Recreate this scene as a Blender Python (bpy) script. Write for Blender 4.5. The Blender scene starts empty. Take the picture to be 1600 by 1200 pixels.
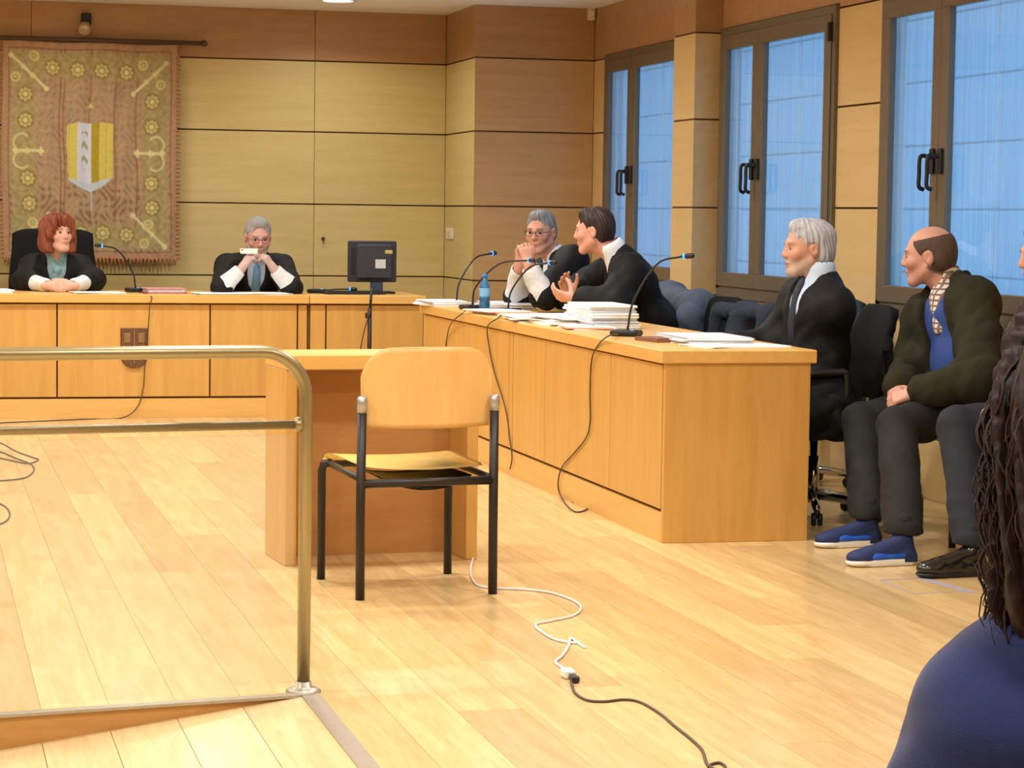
import bpy, bmesh, math, random
import numpy as np
from mathutils import Vector, Matrix

random.seed(7)
S = bpy.context.scene
COL = S.collection

# ------------------------------------------------------------------ camera
F = 3700.0; ROLL = 0.0135; H = 1.34
def unroll(px, py):
    dx, dy = px - 800, py - 600
    c, s = math.cos(ROLL), math.sin(ROLL)
    return dx * c + dy * s, -dx * s + dy * c
_u, _v = unroll(-130.0, 323.0)
PITCH = math.atan2(-_v, F); YAW = math.atan2(-_u, math.hypot(F, _v))
FWD = np.array([math.sin(YAW) * math.cos(PITCH), math.cos(YAW) * math.cos(PITCH), -math.sin(PITCH)])
RGT = np.array([math.cos(YAW), -math.sin(YAW), 0.0])
UPV = np.cross(RGT, FWD)
CAMO = np.array([0.0, 0.0, H])
cam = bpy.data.cameras.new('camera'); camo = bpy.data.objects.new('camera', cam); COL.objects.link(camo)
cx = RGT * math.cos(ROLL) + UPV * math.sin(ROLL); cy = -RGT * math.sin(ROLL) + UPV * math.cos(ROLL)
camo.matrix_world = Matrix(((cx[0], cy[0], -FWD[0], 0), (cx[1], cy[1], -FWD[1], 0), (cx[2], cy[2], -FWD[2], H), (0, 0, 0, 1)))
cam.sensor_width = 36; cam.lens = 36 * F / 1600; cam.clip_start = 0.1; cam.clip_end = 200
S.camera = camo
S.view_settings.view_transform = 'Standard'; S.view_settings.look = 'None'
S.view_settings.gamma = 1; S.view_settings.use_curve_mapping = False
S.view_settings.exposure = 0.0

def _ray(px, py):
    a, b = unroll(px, py)
    return RGT * a - UPV * b + FWD * F
def atZ(px, py, z): d = _ray(px, py); return CAMO + d * ((z - H) / d[2])
def atX(px, py, x): d = _ray(px, py); return CAMO + d * (x / d[0])
def atY(px, py, y): d = _ray(px, py); return CAMO + d * (y / d[1])

# ------------------------------------------------------------------ daylight outside and lamps
W = bpy.data.worlds.new('dusk'); S.world = W; W.use_nodes = True
W.node_tree.nodes['Background'].inputs[0].default_value = (0.27, 0.60, 1.0, 1)
W.node_tree.nodes['Background'].inputs[1].default_value = 2.2
def area(name, loc, size, power, col, spread=170, shape='DISK', rot=(0, 0, 0), sy=None):
    l = bpy.data.lights.new(name, 'AREA'); l.shape = shape; l.size = size
    if sy: l.size_y = sy
    l.energy = power; l.color = col; l.spread = math.radians(spread)
    o = bpy.data.objects.new(name, l); o.location = loc; o.rotation_euler = rot; COL.objects.link(o)
    return o
CZ = 2.82
WARM = (1.0, 0.985, 0.955)
DOWNLIGHTS = [(x, y) for y in (1.6, 4.1, 6.6, 9.1, 11.6, 14.1) for x in (-2.2, -0.5, 1.2, 2.9)] + [(-1.0, 16.35), (1.0, 16.35), (2.86, 16.49)]

# ------------------------------------------------------------------ materials
def lin(c):
    return tuple(((v / 12.92) if v <= 0.04045 else ((v + 0.055) / 1.055) ** 2.4) for v in [q / 255 for q in c]) + (1,)
def mat(name, col, rough=0.6, metal=0.0, noise=0.06, nscale=30, bump=0.0, spec=0.5, sheen=0.0, trans=0.0, sss=0.0, emit=None, estr=0, coord='Object', stretch=(1, 1, 1), attr=None, coat=0.0):
    m = bpy.data.materials.new(name); m.use_nodes = True
    nt = m.node_tree; N = nt.nodes; L = nt.links; b = N['Principled BSDF']
    b.inputs['Roughness'].default_value = rough; b.inputs['Metallic'].default_value = metal
    b.inputs['Specular IOR Level'].default_value = spec
    if sheen: b.inputs['Sheen Weight'].default_value = sheen
    if trans: b.inputs['Transmission Weight'].default_value = trans
    if coat: b.inputs['Coat Weight'].default_value = coat
    if sss:
        b.inputs['Subsurface Weight'].default_value = sss; b.inputs['Subsurface Radius'].default_value = (0.012, 0.005, 0.003)
    tc = N.new('ShaderNodeTexCoord'); mp = N.new('ShaderNodeMapping'); mp.inputs['Scale'].default_value = stretch
    L.new(tc.outputs[coord], mp.inputs[0])
    nz = N.new('ShaderNodeTexNoise'); nz.inputs['Scale'].default_value = nscale; nz.inputs['Detail'].default_value = 3
    L.new(mp.outputs[0], nz.inputs[0])
    hsv = N.new('ShaderNodeHueSaturation')
    mr = N.new('ShaderNodeMapRange'); mr.inputs[3].default_value = 1 - noise; mr.inputs[4].default_value = 1 + noise
    mr.inputs[1].default_value = 0.25; mr.inputs[2].default_value = 0.75
    L.new(nz.outputs[0], mr.inputs[0]); L.new(mr.outputs[0], hsv.inputs['Value'])
    if attr:
        at = N.new('ShaderNodeAttribute'); at.attribute_name = attr; L.new(at.outputs['Color'], hsv.inputs['Color'])
    else:
        hsv.inputs['Color'].default_value = col if len(col) == 4 else lin(col)
    L.new(hsv.outputs[0], b.inputs['Base Color'])
    if bump:
        bp = N.new('ShaderNodeBump'); bp.inputs['Strength'].default_value = bump; bp.inputs['Distance'].default_value = 0.004
        L.new(nz.outputs[0], bp.inputs['Height']); L.new(bp.outputs[0], b.inputs['Normal'])
    if emit:
        b.inputs['Emission Color'].default_value = lin(emit); b.inputs['Emission Strength'].default_value = estr
    return m
def wood(name, c1, c2, axis='x', scale=1.0, rough=0.4, rnd=0.0, coat=0.0):
    """fine veneer grain running along one axis; optional value shift for each separate board"""
    m = bpy.data.materials.new(name); m.use_nodes = True
    nt = m.node_tree; N = nt.nodes; L = nt.links; b = N['Principled BSDF']
    tc = N.new('ShaderNodeTexCoord'); mp = N.new('ShaderNodeMapping')
    st = {'x': (1.2, 14, 14), 'y': (14, 1.2, 14), 'z': (14, 14, 1.2)}[axis]
    mp.inputs['Scale'].default_value = tuple(s * scale for s in st)
    oi = N.new('ShaderNodeObjectInfo'); va = N.new('ShaderNodeVectorMath'); va.operation = 'ADD'
    sc = N.new('ShaderNodeVectorMath'); sc.operation = 'SCALE'; sc.inputs[0].default_value = (37, 53, 11)
    L.new(oi.outputs['Random'], sc.inputs['Scale'])
    L.new(tc.outputs['Object'], va.inputs[0]); L.new(sc.outputs[0], va.inputs[1]); L.new(va.outputs[0], mp.inputs[0])
    n1 = N.new('ShaderNodeTexNoise'); n1.inputs['Scale'].default_value = 1.6; n1.inputs['Detail'].default_value = 5; n1.inputs['Distortion'].default_value = 0.6
    n2 = N.new('ShaderNodeTexNoise'); n2.inputs['Scale'].default_value = 9; n2.inputs['Detail'].default_value = 2
    L.new(mp.outputs[0], n1.inputs[0]); L.new(mp.outputs[0], n2.inputs[0])
    ad = N.new('ShaderNodeMath'); ad.operation = 'MULTIPLY_ADD'; ad.inputs[1].default_value = 0.35; L.new(n2.outputs[0], ad.inputs[0]); L.new(n1.outputs[0], ad.inputs[2])
    r = N.new('ShaderNodeValToRGB'); r.color_ramp.elements[0].position = 0.42; r.color_ramp.elements[1].position = 0.92
    r.color_ramp.elements[0].color = lin(c2); r.color_ramp.elements[1].color = lin(c1)
    L.new(ad.outputs[0], r.inputs[0])
    hsv = N.new('ShaderNodeHueSaturation'); L.new(r.outputs[0], hsv.inputs['Color'])
    mr = N.new('ShaderNodeMapRange'); mr.inputs[3].default_value = 1 - rnd; mr.inputs[4].default_value = 1 + rnd
    L.new(oi.outputs['Random'], mr.inputs[0]); L.new(mr.outputs[0], hsv.inputs['Value'])
    L.new(hsv.outputs[0], b.inputs['Base Color'])
    b.inputs['Roughness'].default_value = rough
    if coat: b.inputs['Coat Weight'].default_value = coat; b.inputs['Coat Roughness'].default_value = 0.15
    bp = N.new('ShaderNodeBump'); bp.inputs['Strength'].default_value = 0.06; bp.inputs['Distance'].default_value = 0.002
    L.new(n2.outputs[0], bp.inputs['Height']); L.new(bp.outputs[0], b.inputs['Normal'])
    return m

M = {}
M['floor'] = wood('oak_floor', (219, 190, 138), (198, 164, 110), 'y', 1.0, 0.24, 0.16)
M['ramp'] = wood('oak_ramp', (228, 204, 158), (210, 180, 130), 'y', 1.0, 0.2, 0.06)
M['joint'] = wood('oak_underfloor', (198, 166, 114), (178, 144, 92), 'y', 1.0, 0.4, 0.0)
M['wall'] = wood('beech_wall', (214, 196, 138), (204, 184, 122), 'x', 0.8, 0.42, 0.03)
M['wall_side'] = wood('beech_wall_side', (218, 190, 138), (207, 177, 122), 'y', 0.8, 0.42, 0.03)
M['wall_dim'] = wood('beech_wall_dim', (202, 168, 122), (190, 154, 106), 'x', 0.8, 0.42, 0.03)  # right-hand back panels: weaker light there put into a browner tone
M['frieze'] = wood('dim_frieze', (182, 142, 102), (168, 128, 88), 'x', 0.8, 0.4, 0.03)  # top band: missing downlight painted in as a darker brown
M['desk'] = wood('desk_veneer', (212, 166, 92), (198, 149, 76), 'z', 0.7, 0.36, 0.03)
M['desk_h'] = wood('desk_veneer_long', (226, 182, 108), (214, 166, 92), 'x', 0.7, 0.34, 0.02)
M['desk_y'] = wood('desk_veneer_side', (226, 182, 108), (214, 166, 92), 'y', 0.7, 0.34, 0.02)
M['desk_in'] = wood('desk_inner', (186, 134, 76), (170, 116, 62), 'x', 0.7, 0.5, 0.02)
M['chairwood'] = wood('beech_ply', (228, 184, 116), (216, 168, 98), 'z', 0.8, 0.32, 0.0)
M['seatwood'] = wood('pale_ply', (250, 222, 142), (244, 210, 124), 'y', 0.8, 0.3, 0.0)
M['groove'] = mat('dark_groove', (92, 58, 30), 0.8)
M['ceiling'] = mat('ceiling_paint', (240, 240, 246), 0.9, noise=0.02)
M['alu'] = mat('bronze_aluminium', (112, 101, 86), 0.42, 0.25, noise=0.03)
M['black'] = mat('black_plastic', (22, 22, 24), 0.45)
M['blackmetal'] = mat('black_metal', (38, 30, 26), 0.4, 0.2)
M['silver'] = mat('silver_cap', (178, 178, 182), 0.3, 0.7)
M['brass'] = mat('brushed_brass', (162, 150, 116), 0.32, 0.8, noise=0.04, nscale=60)
M['steel'] = mat('steel_trim', (176, 170, 158), 0.35, 0.6)
M['chrome'] = mat('chrome', (200, 202, 206), 0.12, 1.0)
M['paper'] = mat('white_paper', (240, 240, 240), 0.8, noise=0.02)
M['paper2'] = mat('grey_print_paper', (205, 208, 216), 0.8, noise=0.12, nscale=60)
M['pink'] = mat('pink_cover', (205, 140, 150), 0.6)
M['red'] = mat('red_cover', (178, 50, 70), 0.5)
M['brown'] = mat('brown_cover', (128, 86, 66), 0.6)
M['yellow'] = mat('yellow_sheet', (225, 214, 80), 0.6)
M['orange'] = mat('orange_sheet', (235, 160, 130), 0.6)
M['white'] = mat('white_plastic', (232, 230, 222), 0.4, noise=0.01)
M['cream'] = mat('cream_plastic', (224, 206, 176), 0.5, noise=0.01)
M['cable_w'] = mat('white_cable', (228, 214, 214), 0.5, noise=0.02)
M['cable_k'] = mat('dark_cable', (74, 58, 44), 0.5, noise=0.02)
M['fabric_k'] = mat('black_upholstery', (15, 16, 19), 0.85, bump=0.3, nscale=200, spec=.25)
M['fabric_b'] = mat('navy_upholstery', (34, 46, 60), 0.85, bump=0.3, nscale=200, spec=.3)
M['led'] = mat('blue_led', (30, 110, 255), 0.3, emit=(40, 130, 255), estr=3)

M['led_core'] = mat('white_led', (200, 230, 255), 0.3, emit=(190, 225, 255), estr=8)
M['lamp'] = mat('lamp_glass', (255, 244, 224), 0.4, emit=(255, 244, 226), estr=9)
M['crest'] = mat('dark_bronze_crest', (112, 82, 58), 0.45, 0.5, noise=0.25, nscale=90, bump=0.4)
M['crest_hi'] = mat('bronze_relief', (150, 118, 84), 0.4, 0.5, noise=0.15, nscale=90)
M['rod'] = mat('dark_rod', (84, 62, 48), 0.5)
M['tape'] = mat('grey_blue_tape', (150, 148, 172), 0.6)
M['facade'] = mat('grey_facade', (150, 160, 168), 0.9, noise=0.05, nscale=2)
M['facade_gap'] = mat('facade_gap', (70, 78, 90), 0.9)
M['cord'] = mat('blind_cord', (235, 240, 245), 0.7)

def glassmat(name, col, rough, mix, haze=None):
    m = bpy.data.materials.new(name); m.use_nodes = True; nt = m.node_tree; N = nt.nodes; L = nt.links
    for n in list(N): N.remove(n)
    out = N.new('ShaderNodeOutputMaterial'); tr = N.new('ShaderNodeBsdfTransparent'); gl = N.new('ShaderNodeBsdfGlossy')
    tr.inputs[0].default_value = col; gl.inputs['Roughness'].default_value = rough
    fr = N.new('ShaderNodeFresnel'); fr.inputs[0].default_value = 1.5
    ge = N.new('ShaderNodeNewGeometry'); iv = N.new('ShaderNodeMath'); iv.operation = 'SUBTRACT'; iv.inputs[0].default_value = mix; L.new(ge.outputs['Backfacing'], iv.inputs[1])
    iv.use_clamp = True
    mu = N.new('ShaderNodeMath'); mu.operation = 'MULTIPLY'; L.new(iv.outputs[0], mu.inputs[1]); L.new(fr.outputs[0], mu.inputs[0])
    mx = N.new('ShaderNodeMixShader'); L.new(mu.outputs[0], mx.inputs[0]); L.new(tr.outputs[0], mx.inputs[1]); L.new(gl.outputs[0], mx.inputs[2])
    src = mx
    if haze:
        df = N.new('ShaderNodeBsdfDiffuse'); df.inputs[0].default_value = haze[0]
        m2 = N.new('ShaderNodeMixShader'); m2.inputs[0].default_value = haze[1]
        L.new(mx.outputs[0], m2.inputs[1]); L.new(df.outputs[0], m2.inputs[2]); src = m2
    L.new(src.outputs[0], out.inputs[0])
    return m
M['pane'] = glassmat('window_glass', (0.93, 0.97, 1.0, 1), 0.02, 1.0)
M['rail_glass'] = glassmat('balustrade_glass', (0.97, 0.98, 0.97, 1), 0.03, 0.8, ((0.85, 0.85, 0.8, 1), 0.07))
# sheer blind: fine vertical threads, lets the dusk light through
def sheermat():
    m = bpy.data.materials.new('sheer_blind'); m.use_nodes = True; nt = m.node_tree; N = nt.nodes; L = nt.links
    for n in list(N): N.remove(n)
    out = N.new('ShaderNodeOutputMaterial'); tr = N.new('ShaderNodeBsdfTransparent'); tl = N.new('ShaderNodeBsdfTranslucent'); df = N.new('ShaderNodeBsdfDiffuse')
    tc = N.new('ShaderNodeTexCoord'); mp = N.new('ShaderNodeMapping'); mp.inputs['Scale'].default_value = (22, 22, 0.35)
    nz = N.new('ShaderNodeTexNoise'); nz.inputs['Scale'].default_value = 3.0; nz.inputs['Detail'].default_value = 4
    L.new(tc.outputs['Object'], mp.inputs[0]); L.new(mp.outputs[0], nz.inputs[0])
    r = N.new('ShaderNodeValToRGB'); r.color_ramp.elements[0].position = 0.35; r.color_ramp.elements[1].position = 0.7
    r.color_ramp.elements[0].color = (0.62, 0.66, 0.70, 1); r.color_ramp.elements[1].color = (0.80, 0.84, 0.86, 1)
    L.new(nz.outputs[0], r.inputs[0]); L.new(r.outputs[0], tl.inputs[0])
    df.inputs[0].default_value = (0.55, 0.58, 0.6, 1)
    a = N.new('ShaderNodeMixShader'); a.inputs[0].default_value = 0.30; L.new(tl.outputs[0], a.inputs[1]); L.new(df.outputs[0], a.inputs[2])
    b = N.new('ShaderNodeMixShader'); b.inputs[0].default_value = 0.68; L.new(tr.outputs[0], b.inputs[1]); L.new(a.outputs[0], b.inputs[2])
    L.new(b.outputs[0], out.inputs[0]); return m
M['sheer'] = sheermat()

# ------------------------------------------------------------------ object helpers
ORG = {}
def link(o, parent=None):
    COL.objects.link(o)
    if parent is not None: o.parent = parent
    return o
def wloc(o):
    return ORG.get(o.name, Vector((0, 0, 0)))
def tag(o, label=None, cat=None, group=None, kind=None):
    if label: o['label'] = label
    if cat: o['category'] = cat
    if group: o['group'] = group
    if kind: o['kind'] = kind
    return o
def thing(name, loc, label, cat, group=None, kind=None):
    o = bpy.data.objects.new(name, None); o.empty_display_size = 0.1; o.location = loc; COL.objects.link(o)
    ORG[o.name] = Vector(loc)
    return tag(o, label, cat, group, kind)
def mesh_obj(name, me, m, parent=None, org=None):
    """me holds world coordinates; the object is placed with its origin at its parent's (or org)"""
    o = bpy.data.objects.new(name, me)
    base = wloc(parent) if parent is not None else Vector((0, 0, 0))
    own = Vector(org) if org is not None else base
    if own.length > 0: me.transform(Matrix.Translation(-own))
    ms = m if isinstance(m, (list, tuple)) else [m]
    for q in ms: me.materials.append(q)
    link(o, parent); o.location = own - base
    ORG[o.name] = own
    return o
def from_bm(name, bm, m, parent=None, smooth=False, org=None):
    bm.normal_update()
    me = bpy.data.meshes.new(name); bm.to_mesh(me); bm.free()
    if smooth:
        me.polygons.foreach_set('use_smooth', [True] * len(me.polygons))
    return mesh_obj(name, me, m, parent, org)
def bm_box(bm, x0, x1, y0, y1, z0, z1, bev=0.0, R=None):
    geo = bmesh.ops.create_cube(bm, size=1)
    vs = geo['verts']
    for v in vs:
        v.co = Vector(((x0 + x1) / 2 + v.co.x * (x1 - x0), (y0 + y1) / 2 + v.co.y * (y1 - y0), (z0 + z1) / 2 + v.co.z * (z1 - z0)))
    if bev > 0:
        es = list({e for v in vs for e in v.link_edges})
        r = bmesh.ops.bevel(bm, geom=es, offset=bev, segments=1, affect='EDGES')
        vs = list({v for f in r['faces'] for v in f.verts} | {v for v in vs if v.is_valid})
    if R is not None:
        for v in vs: v.co = R @ v.co
    return vs
def box(name, x0, x1, y0, y1, z0, z1, m, parent=None, bev=0.0, R=None):
    bm = bmesh.new(); bm_box(bm, x0, x1, y0, y1, z0, z1, bev, R)
    return from_bm(name, bm, m, parent)
def obox(name, c, size, rz, m, parent=None, bev=0.0):
    """box centred at c, turned rz about z"""
    R = Matrix.Translation(Vector(c)) @ Matrix.Rotation(rz, 4, 'Z')
    return box(name, -size[0] / 2, size[0] / 2, -size[1] / 2, size[1] / 2, -size[2] / 2, size[2] / 2, m, parent, bev, R)
def bm_tube(bm, pts, rad, seg=8, closed=False, cap=True):
    pts = [Vector(p) for p in pts]; n = len(pts)
    rads = rad if isinstance(rad, (list, tuple)) else [rad] * n
    rings = []; ref = None
    for i, p in enumerate(pts):
        t = (pts[min(i + 1, n - 1)] - pts[max(i - 1, 0)])
        if t.length < 1e-9: t = Vector((0, 0, 1))
        t.normalize()
        if ref is None:
            ref = Vector((0, 0, 1)) if abs(t.z) < 0.9 else Vector((1, 0, 0))
        a = ref - t * ref.dot(t)
        if a.length < 1e-6: a = t.orthogonal()
        a.normalize(); b = t.cross(a); ref = a
        rings.append([bm.verts.new(p + (a * math.cos(k * 2 * math.pi / seg) + b * math.sin(k * 2 * math.pi / seg)) * rads[i]) for k in range(seg)])
    for i in range(n - 1):
        for k in range(seg):
            bm.faces.new((rings[i][k], rings[i][(k + 1) % seg], rings[i + 1][(k + 1) % seg], rings[i + 1][k]))
    if cap:
        bm.faces.new(rings[0][::-1]); bm.faces.new(rings[-1])
def tube(name, pts, rad, m, parent=None, seg=8, smooth=True):
    bm = bmesh.new(); bm_tube(bm, pts, rad, seg)
    return from_bm(name, bm, m, parent, smooth)
def spline(P, n=8):
    P = [np.array(p, float) for p in P]; out = []
    Q = [2 * P[0] - P[1]] + P + [2 * P[-1] - P[-2]]
    for i in range(1, len(Q) - 2):
        for k in range(n):
            t = k / n; a, b, c, d = Q[i - 1], Q[i], Q[i + 1], Q[i + 2]
            out.append(0.5 * ((2 * b) + (-a + c) * t + (2 * a - 5 * b + 4 * c - d) * t * t + (-a + 3 * b - 3 * c + d) * t ** 3))
    out.append(P[-1]); return out
def bm_lathe(bm, prof, c, seg=20, axis=None):
    """profile [(r,z)] turned about z at c (or about `axis` direction)"""
    R = Matrix.Identity(3) if axis is None else Vector((0, 0, 1)).rotation_difference(Vector(axis)).to_matrix()
    rings = []
    for r, z in prof:
        rings.append([bm.verts.new(Vector(c) + R @ Vector((r * math.cos(k * 2 * math.pi / seg), r * math.sin(k * 2 * math.pi / seg), z))) for k in range(seg)])
    for i in range(len(prof) - 1):
        for k in range(seg):
            bm.faces.new((rings[i][k], rings[i][(k + 1) % seg], rings[i + 1][(k + 1) % seg], rings[i + 1][k]))
    bm.faces.new(rings[0][::-1]); bm.faces.new(rings[-1])
def lathe(name, prof, c, m, parent=None, seg=20, axis=None, smooth=True):
    bm = bmesh.new(); bm_lathe(bm, prof, c, seg, axis); return from_bm(name, bm, m, parent, smooth)
def prism(name, poly, z0, z1, m, parent=None, tilt=None):
    """horizontal polygon extruded; tilt(x,y)->extra z"""
    bm = bmesh.new(); f = tilt or (lambda x, y: 0)
    lo = [bm.verts.new((x, y, z0 + f(x, y))) for x, y in poly]; hi = [bm.verts.new((x, y, z1 + f(x, y))) for x, y in poly]
    bm.faces.new(lo[::-1]); bm.faces.new(hi); n = len(poly)
    for i in range(n): bm.faces.new((lo[i], lo[(i + 1) % n], hi[(i + 1) % n], hi[i]))
    return from_bm(name, bm, m, parent)
def kids(o): return [c for c in bpy.data.objects if c.parent == o]
def dup(root, loc, rz, label, group=None):
    def cp(o, par):
        c = o.copy(); COL.objects.link(c)
        if par is not None: c.parent = par
        for ch in kids(o): cp(ch, c)
        return c
    r = cp(root, None); r.location = loc; r.rotation_euler = (0, 0, rz); r['label'] = label
    if group: r['group'] = group
    ORG[r.name] = Vector(loc)
    return r
# ------------------------------------------------------------------ the room
RX = 4.72; BY = 17.4; LX = -4.2; FY = -2.0
ROWS = [(0.0, 0.335), (0.345, 0.863), (0.873, 1.393), (1.403, 1.925), (1.935, 2.445), (2.455, CZ)]
def yedge(x): return 6.455 + (x - 1.045) * 0.142
def rz_(x): return -(1.045 - x) * 0.11

fl = prism('floor', [(1.045, FY), (RX + .1, FY), (RX + .1, BY + .1), (LX, BY + .1), (LX, yedge(LX)), (1.045, yedge(1.045))], -0.35, -0.012, M['joint'])
tag(fl, kind='structure')
# boards laid towards the back wall, one object each (visible part of the court floor)
rng = random.Random(3)
PWID = 0.182; xs = -1.5 + 1.045 % PWID
k0 = int(math.floor((-1.6 - 1.045) / PWID)); k1 = int(math.ceil((RX - 1.045) / PWID))
n_plank = 0
for k in range(k0, k1):
    xa = 1.045 + k * PWID; xb = min(xa + PWID, RX)
    y = 3.6 - rng.random() * 2.0; g = 0.0006
    while y < 16.2:
        L_ = 2.15; ye = y + L_
        a, b = y + g, min(ye, 16.4) - g
        if k < 0:
            ea, eb = yedge(xa), yedge(xb)
            if b > max(ea, eb) + .05:
                if a < max(ea, eb): poly = [(xa + g, ea), (xb - g, eb), (xb - g, b), (xa + g, b)]
                else: poly = [(xa + g, a), (xb - g, a), (xb - g, b), (xa + g, b)]
                prism('plank', poly, -0.012, 0, M['floor'], fl); n_plank += 1
        elif not (b < 3.6):
            prism('plank', [(xa + g, a), (xb - g, a), (xb - g, b), (xa + g, b)], -0.012, 0, M['floor'], fl); n_plank += 1
        y = ye
box('floor_rest', 1.045, RX, FY, 3.6 - 2.05, -0.012, -0.002, M['floor'], fl)
# access ramp falling away to the left
rp = prism('floor', [(LX, FY), (1.045, FY), (1.045, yedge(1.045)), (LX, yedge(LX))], -0.2, -0.012, M['joint'], tilt=lambda x, y: rz_(x))
tag(rp, kind='structure')
for k in range(0, 10):
    xb = 1.045 - k * PWID; xa = xb - PWID
    for (a, b) in ((2.2, 3.9), (3.9, 5.4 + 0.35 * (k % 3 - 1)), (5.4 + 0.35 * (k % 3 - 1), 9)):
        pa = min(b, 9)
        poly = [(xa + .001, a + .001), (xb - .001, a + .001), (xb - .001, (yedge(xb) - .002) if b == 9 else b - .001), (xa + .001, (yedge(xa) - .002) if b == 9 else b - .001)]
        prism('plank', poly, -0.012, 0, M['ramp'], rp, tilt=lambda x, y: rz_(x))
# riser board under the platform edge, metal edge strips
bm = bmesh.new()
t = 0.012
P = [(1.045, 0), (LX, 0), (LX, rz_(LX)), ]
fr = [bm.verts.new((x, yedge(x) - t, z - .004)) for x, z in P]; bk = [bm.verts.new((x, yedge(x) + .002, z - .004)) for x, z in P]
bm.faces.new(fr); bm.faces.new(bk[::-1])
for i in range(3): bm.faces.new((fr[i], bk[i], bk[(i + 1) % 3], fr[(i + 1) % 3]))
bmesh.ops.recalc_face_normals(bm, faces=bm.faces)
tag(from_bm('trim_1', bm, wood('riser_wood', (196, 148, 84), (178, 126, 64), 'x', 1, .5)), kind='structure')
ang = math.atan(0.142)
R = Matrix.Translation((1.045, yedge(1.045), 0)) @ Matrix.Rotation(ang, 4, 'Z')
tag(box('trim_2', -5.2, 0.02, -0.022, 0.016, -0.004, 0.004, M['steel'], R=R), kind='structure')
tag(box('trim_3', 1.03, 1.082, 1.0, yedge(1.045), -0.001, 0.003, M['steel']), kind='structure')

def wall_x(name, y, x0, x1, seams, mats, rows=ROWS, thick=.1, z0=0, depth=.018):
    """wall facing -Y at y"""
    w = box(name, x0 + .02, x1 + .1, y + depth, y + depth + thick, z0, CZ, M['groove']); tag(w, kind='structure')
    ss = [x0] + seams + [x1]
    for j, (a, b) in enumerate(rows):
        for i in range(len(ss) - 1):
            box('panel', ss[i] + .0015, ss[i + 1] - .0015, y, y + depth, a, b, mats[min(j, len(mats) - 1)], w, .0015)
    return w
def wall_y(name, x, y0, y1, seams, mats, rows=ROWS, thick=.1, depth=.018, holes=()):
    """wall facing -X at x; holes = [(ya,yb)] filled only by rows that are below .86 or above 2.46"""
    bm = bmesh.new()
    cuts = sorted(holes); cur = y0
    for a, b in cuts:
        if a > cur: bm_box(bm, x + depth, x + depth + thick, cur, a, 0, CZ)
        bm_box(bm, x + depth, x + depth + thick, a, b, 0, .86); bm_box(bm, x + depth, x + depth + thick, a, b, 2.47, CZ); cur = b
    bm_box(bm, x + depth, x + depth + thick, cur, y1 + .1, 0, CZ)
    w = from_bm(name, bm, M['groove']); tag(w, kind='structure')
    ss = sorted([y0, y1] + list(seams) + [q for h in holes for q in h])
    for j, (a, b) in enumerate(rows):
        for i in range(len(ss) - 1):
            mid = (ss[i] + ss[i + 1]) / 2
            inh = any(h[0] < mid < h[1] for h in holes)
            if inh and .86 < (a + b) / 2 < 2.47: continue
            bb = min(b, .86) if inh and b < 1 else b; aa = max(a, 2.475) if inh and a > 2 else a
            box('panel', x, x + depth, ss[i] + .0015, ss[i + 1] - .0015, aa, bb, mats[min(j, len(mats) - 1)], w, .0015)
    return w
wm = [M['wall']] * 5 + [M['frieze']]
wt = [M['wall_dim']] * 5 + [M['frieze']]
ws = [M['wall_side']] * 5 + [M['frieze']]
wall_x('wall_back', BY, LX, 3.84, [-3.3, -1.25, 0.80, 2.85], wm)
WIN = [(14.28, 16.13, 15.44), (11.79, 13.64, 12.95), (9.32, 11.17, 10.43)]
wall_y('wall_return', 3.84, 16.46 + .001, BY, [], [wood('beech_wall_deep', (214, 196, 138), (204, 184, 122), 'y', 0.8, 0.42, 0.03)] * 5 + [M['frieze']])
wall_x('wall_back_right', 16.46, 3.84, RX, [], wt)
wall_y('wall_right', RX, FY, 16.46, [0.5, 2.7, 4.9, 7.1], ws, holes=[(a, b) for a, b, c in WIN])
wl = box('wall_left', LX - .1, LX, FY, BY, -.6, CZ, M['wall_side']); tag(wl, kind='structure')
wf = box('wall_front', LX, RX, FY - .1, FY, -.6, CZ, M['wall']); tag(wf, kind='structure')
ce = box('ceiling', LX, RX + .1, FY, BY + .1, CZ, CZ + .1, M['ceiling']); tag(ce, kind='structure')
# square pier between the far and the middle window, clad in stacked panels
pr = box('wall_pier', 4.556, RX, 13.677, 14.073, 0, CZ, M['groove']); tag(pr, kind='structure')
for a, b in ROWS:
    box('panel', 4.549, RX, 13.67, 14.08, a, min(b, CZ - .001), M['frieze'] if a > 2.4 else M['wall_side'], pr, .002)

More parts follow.
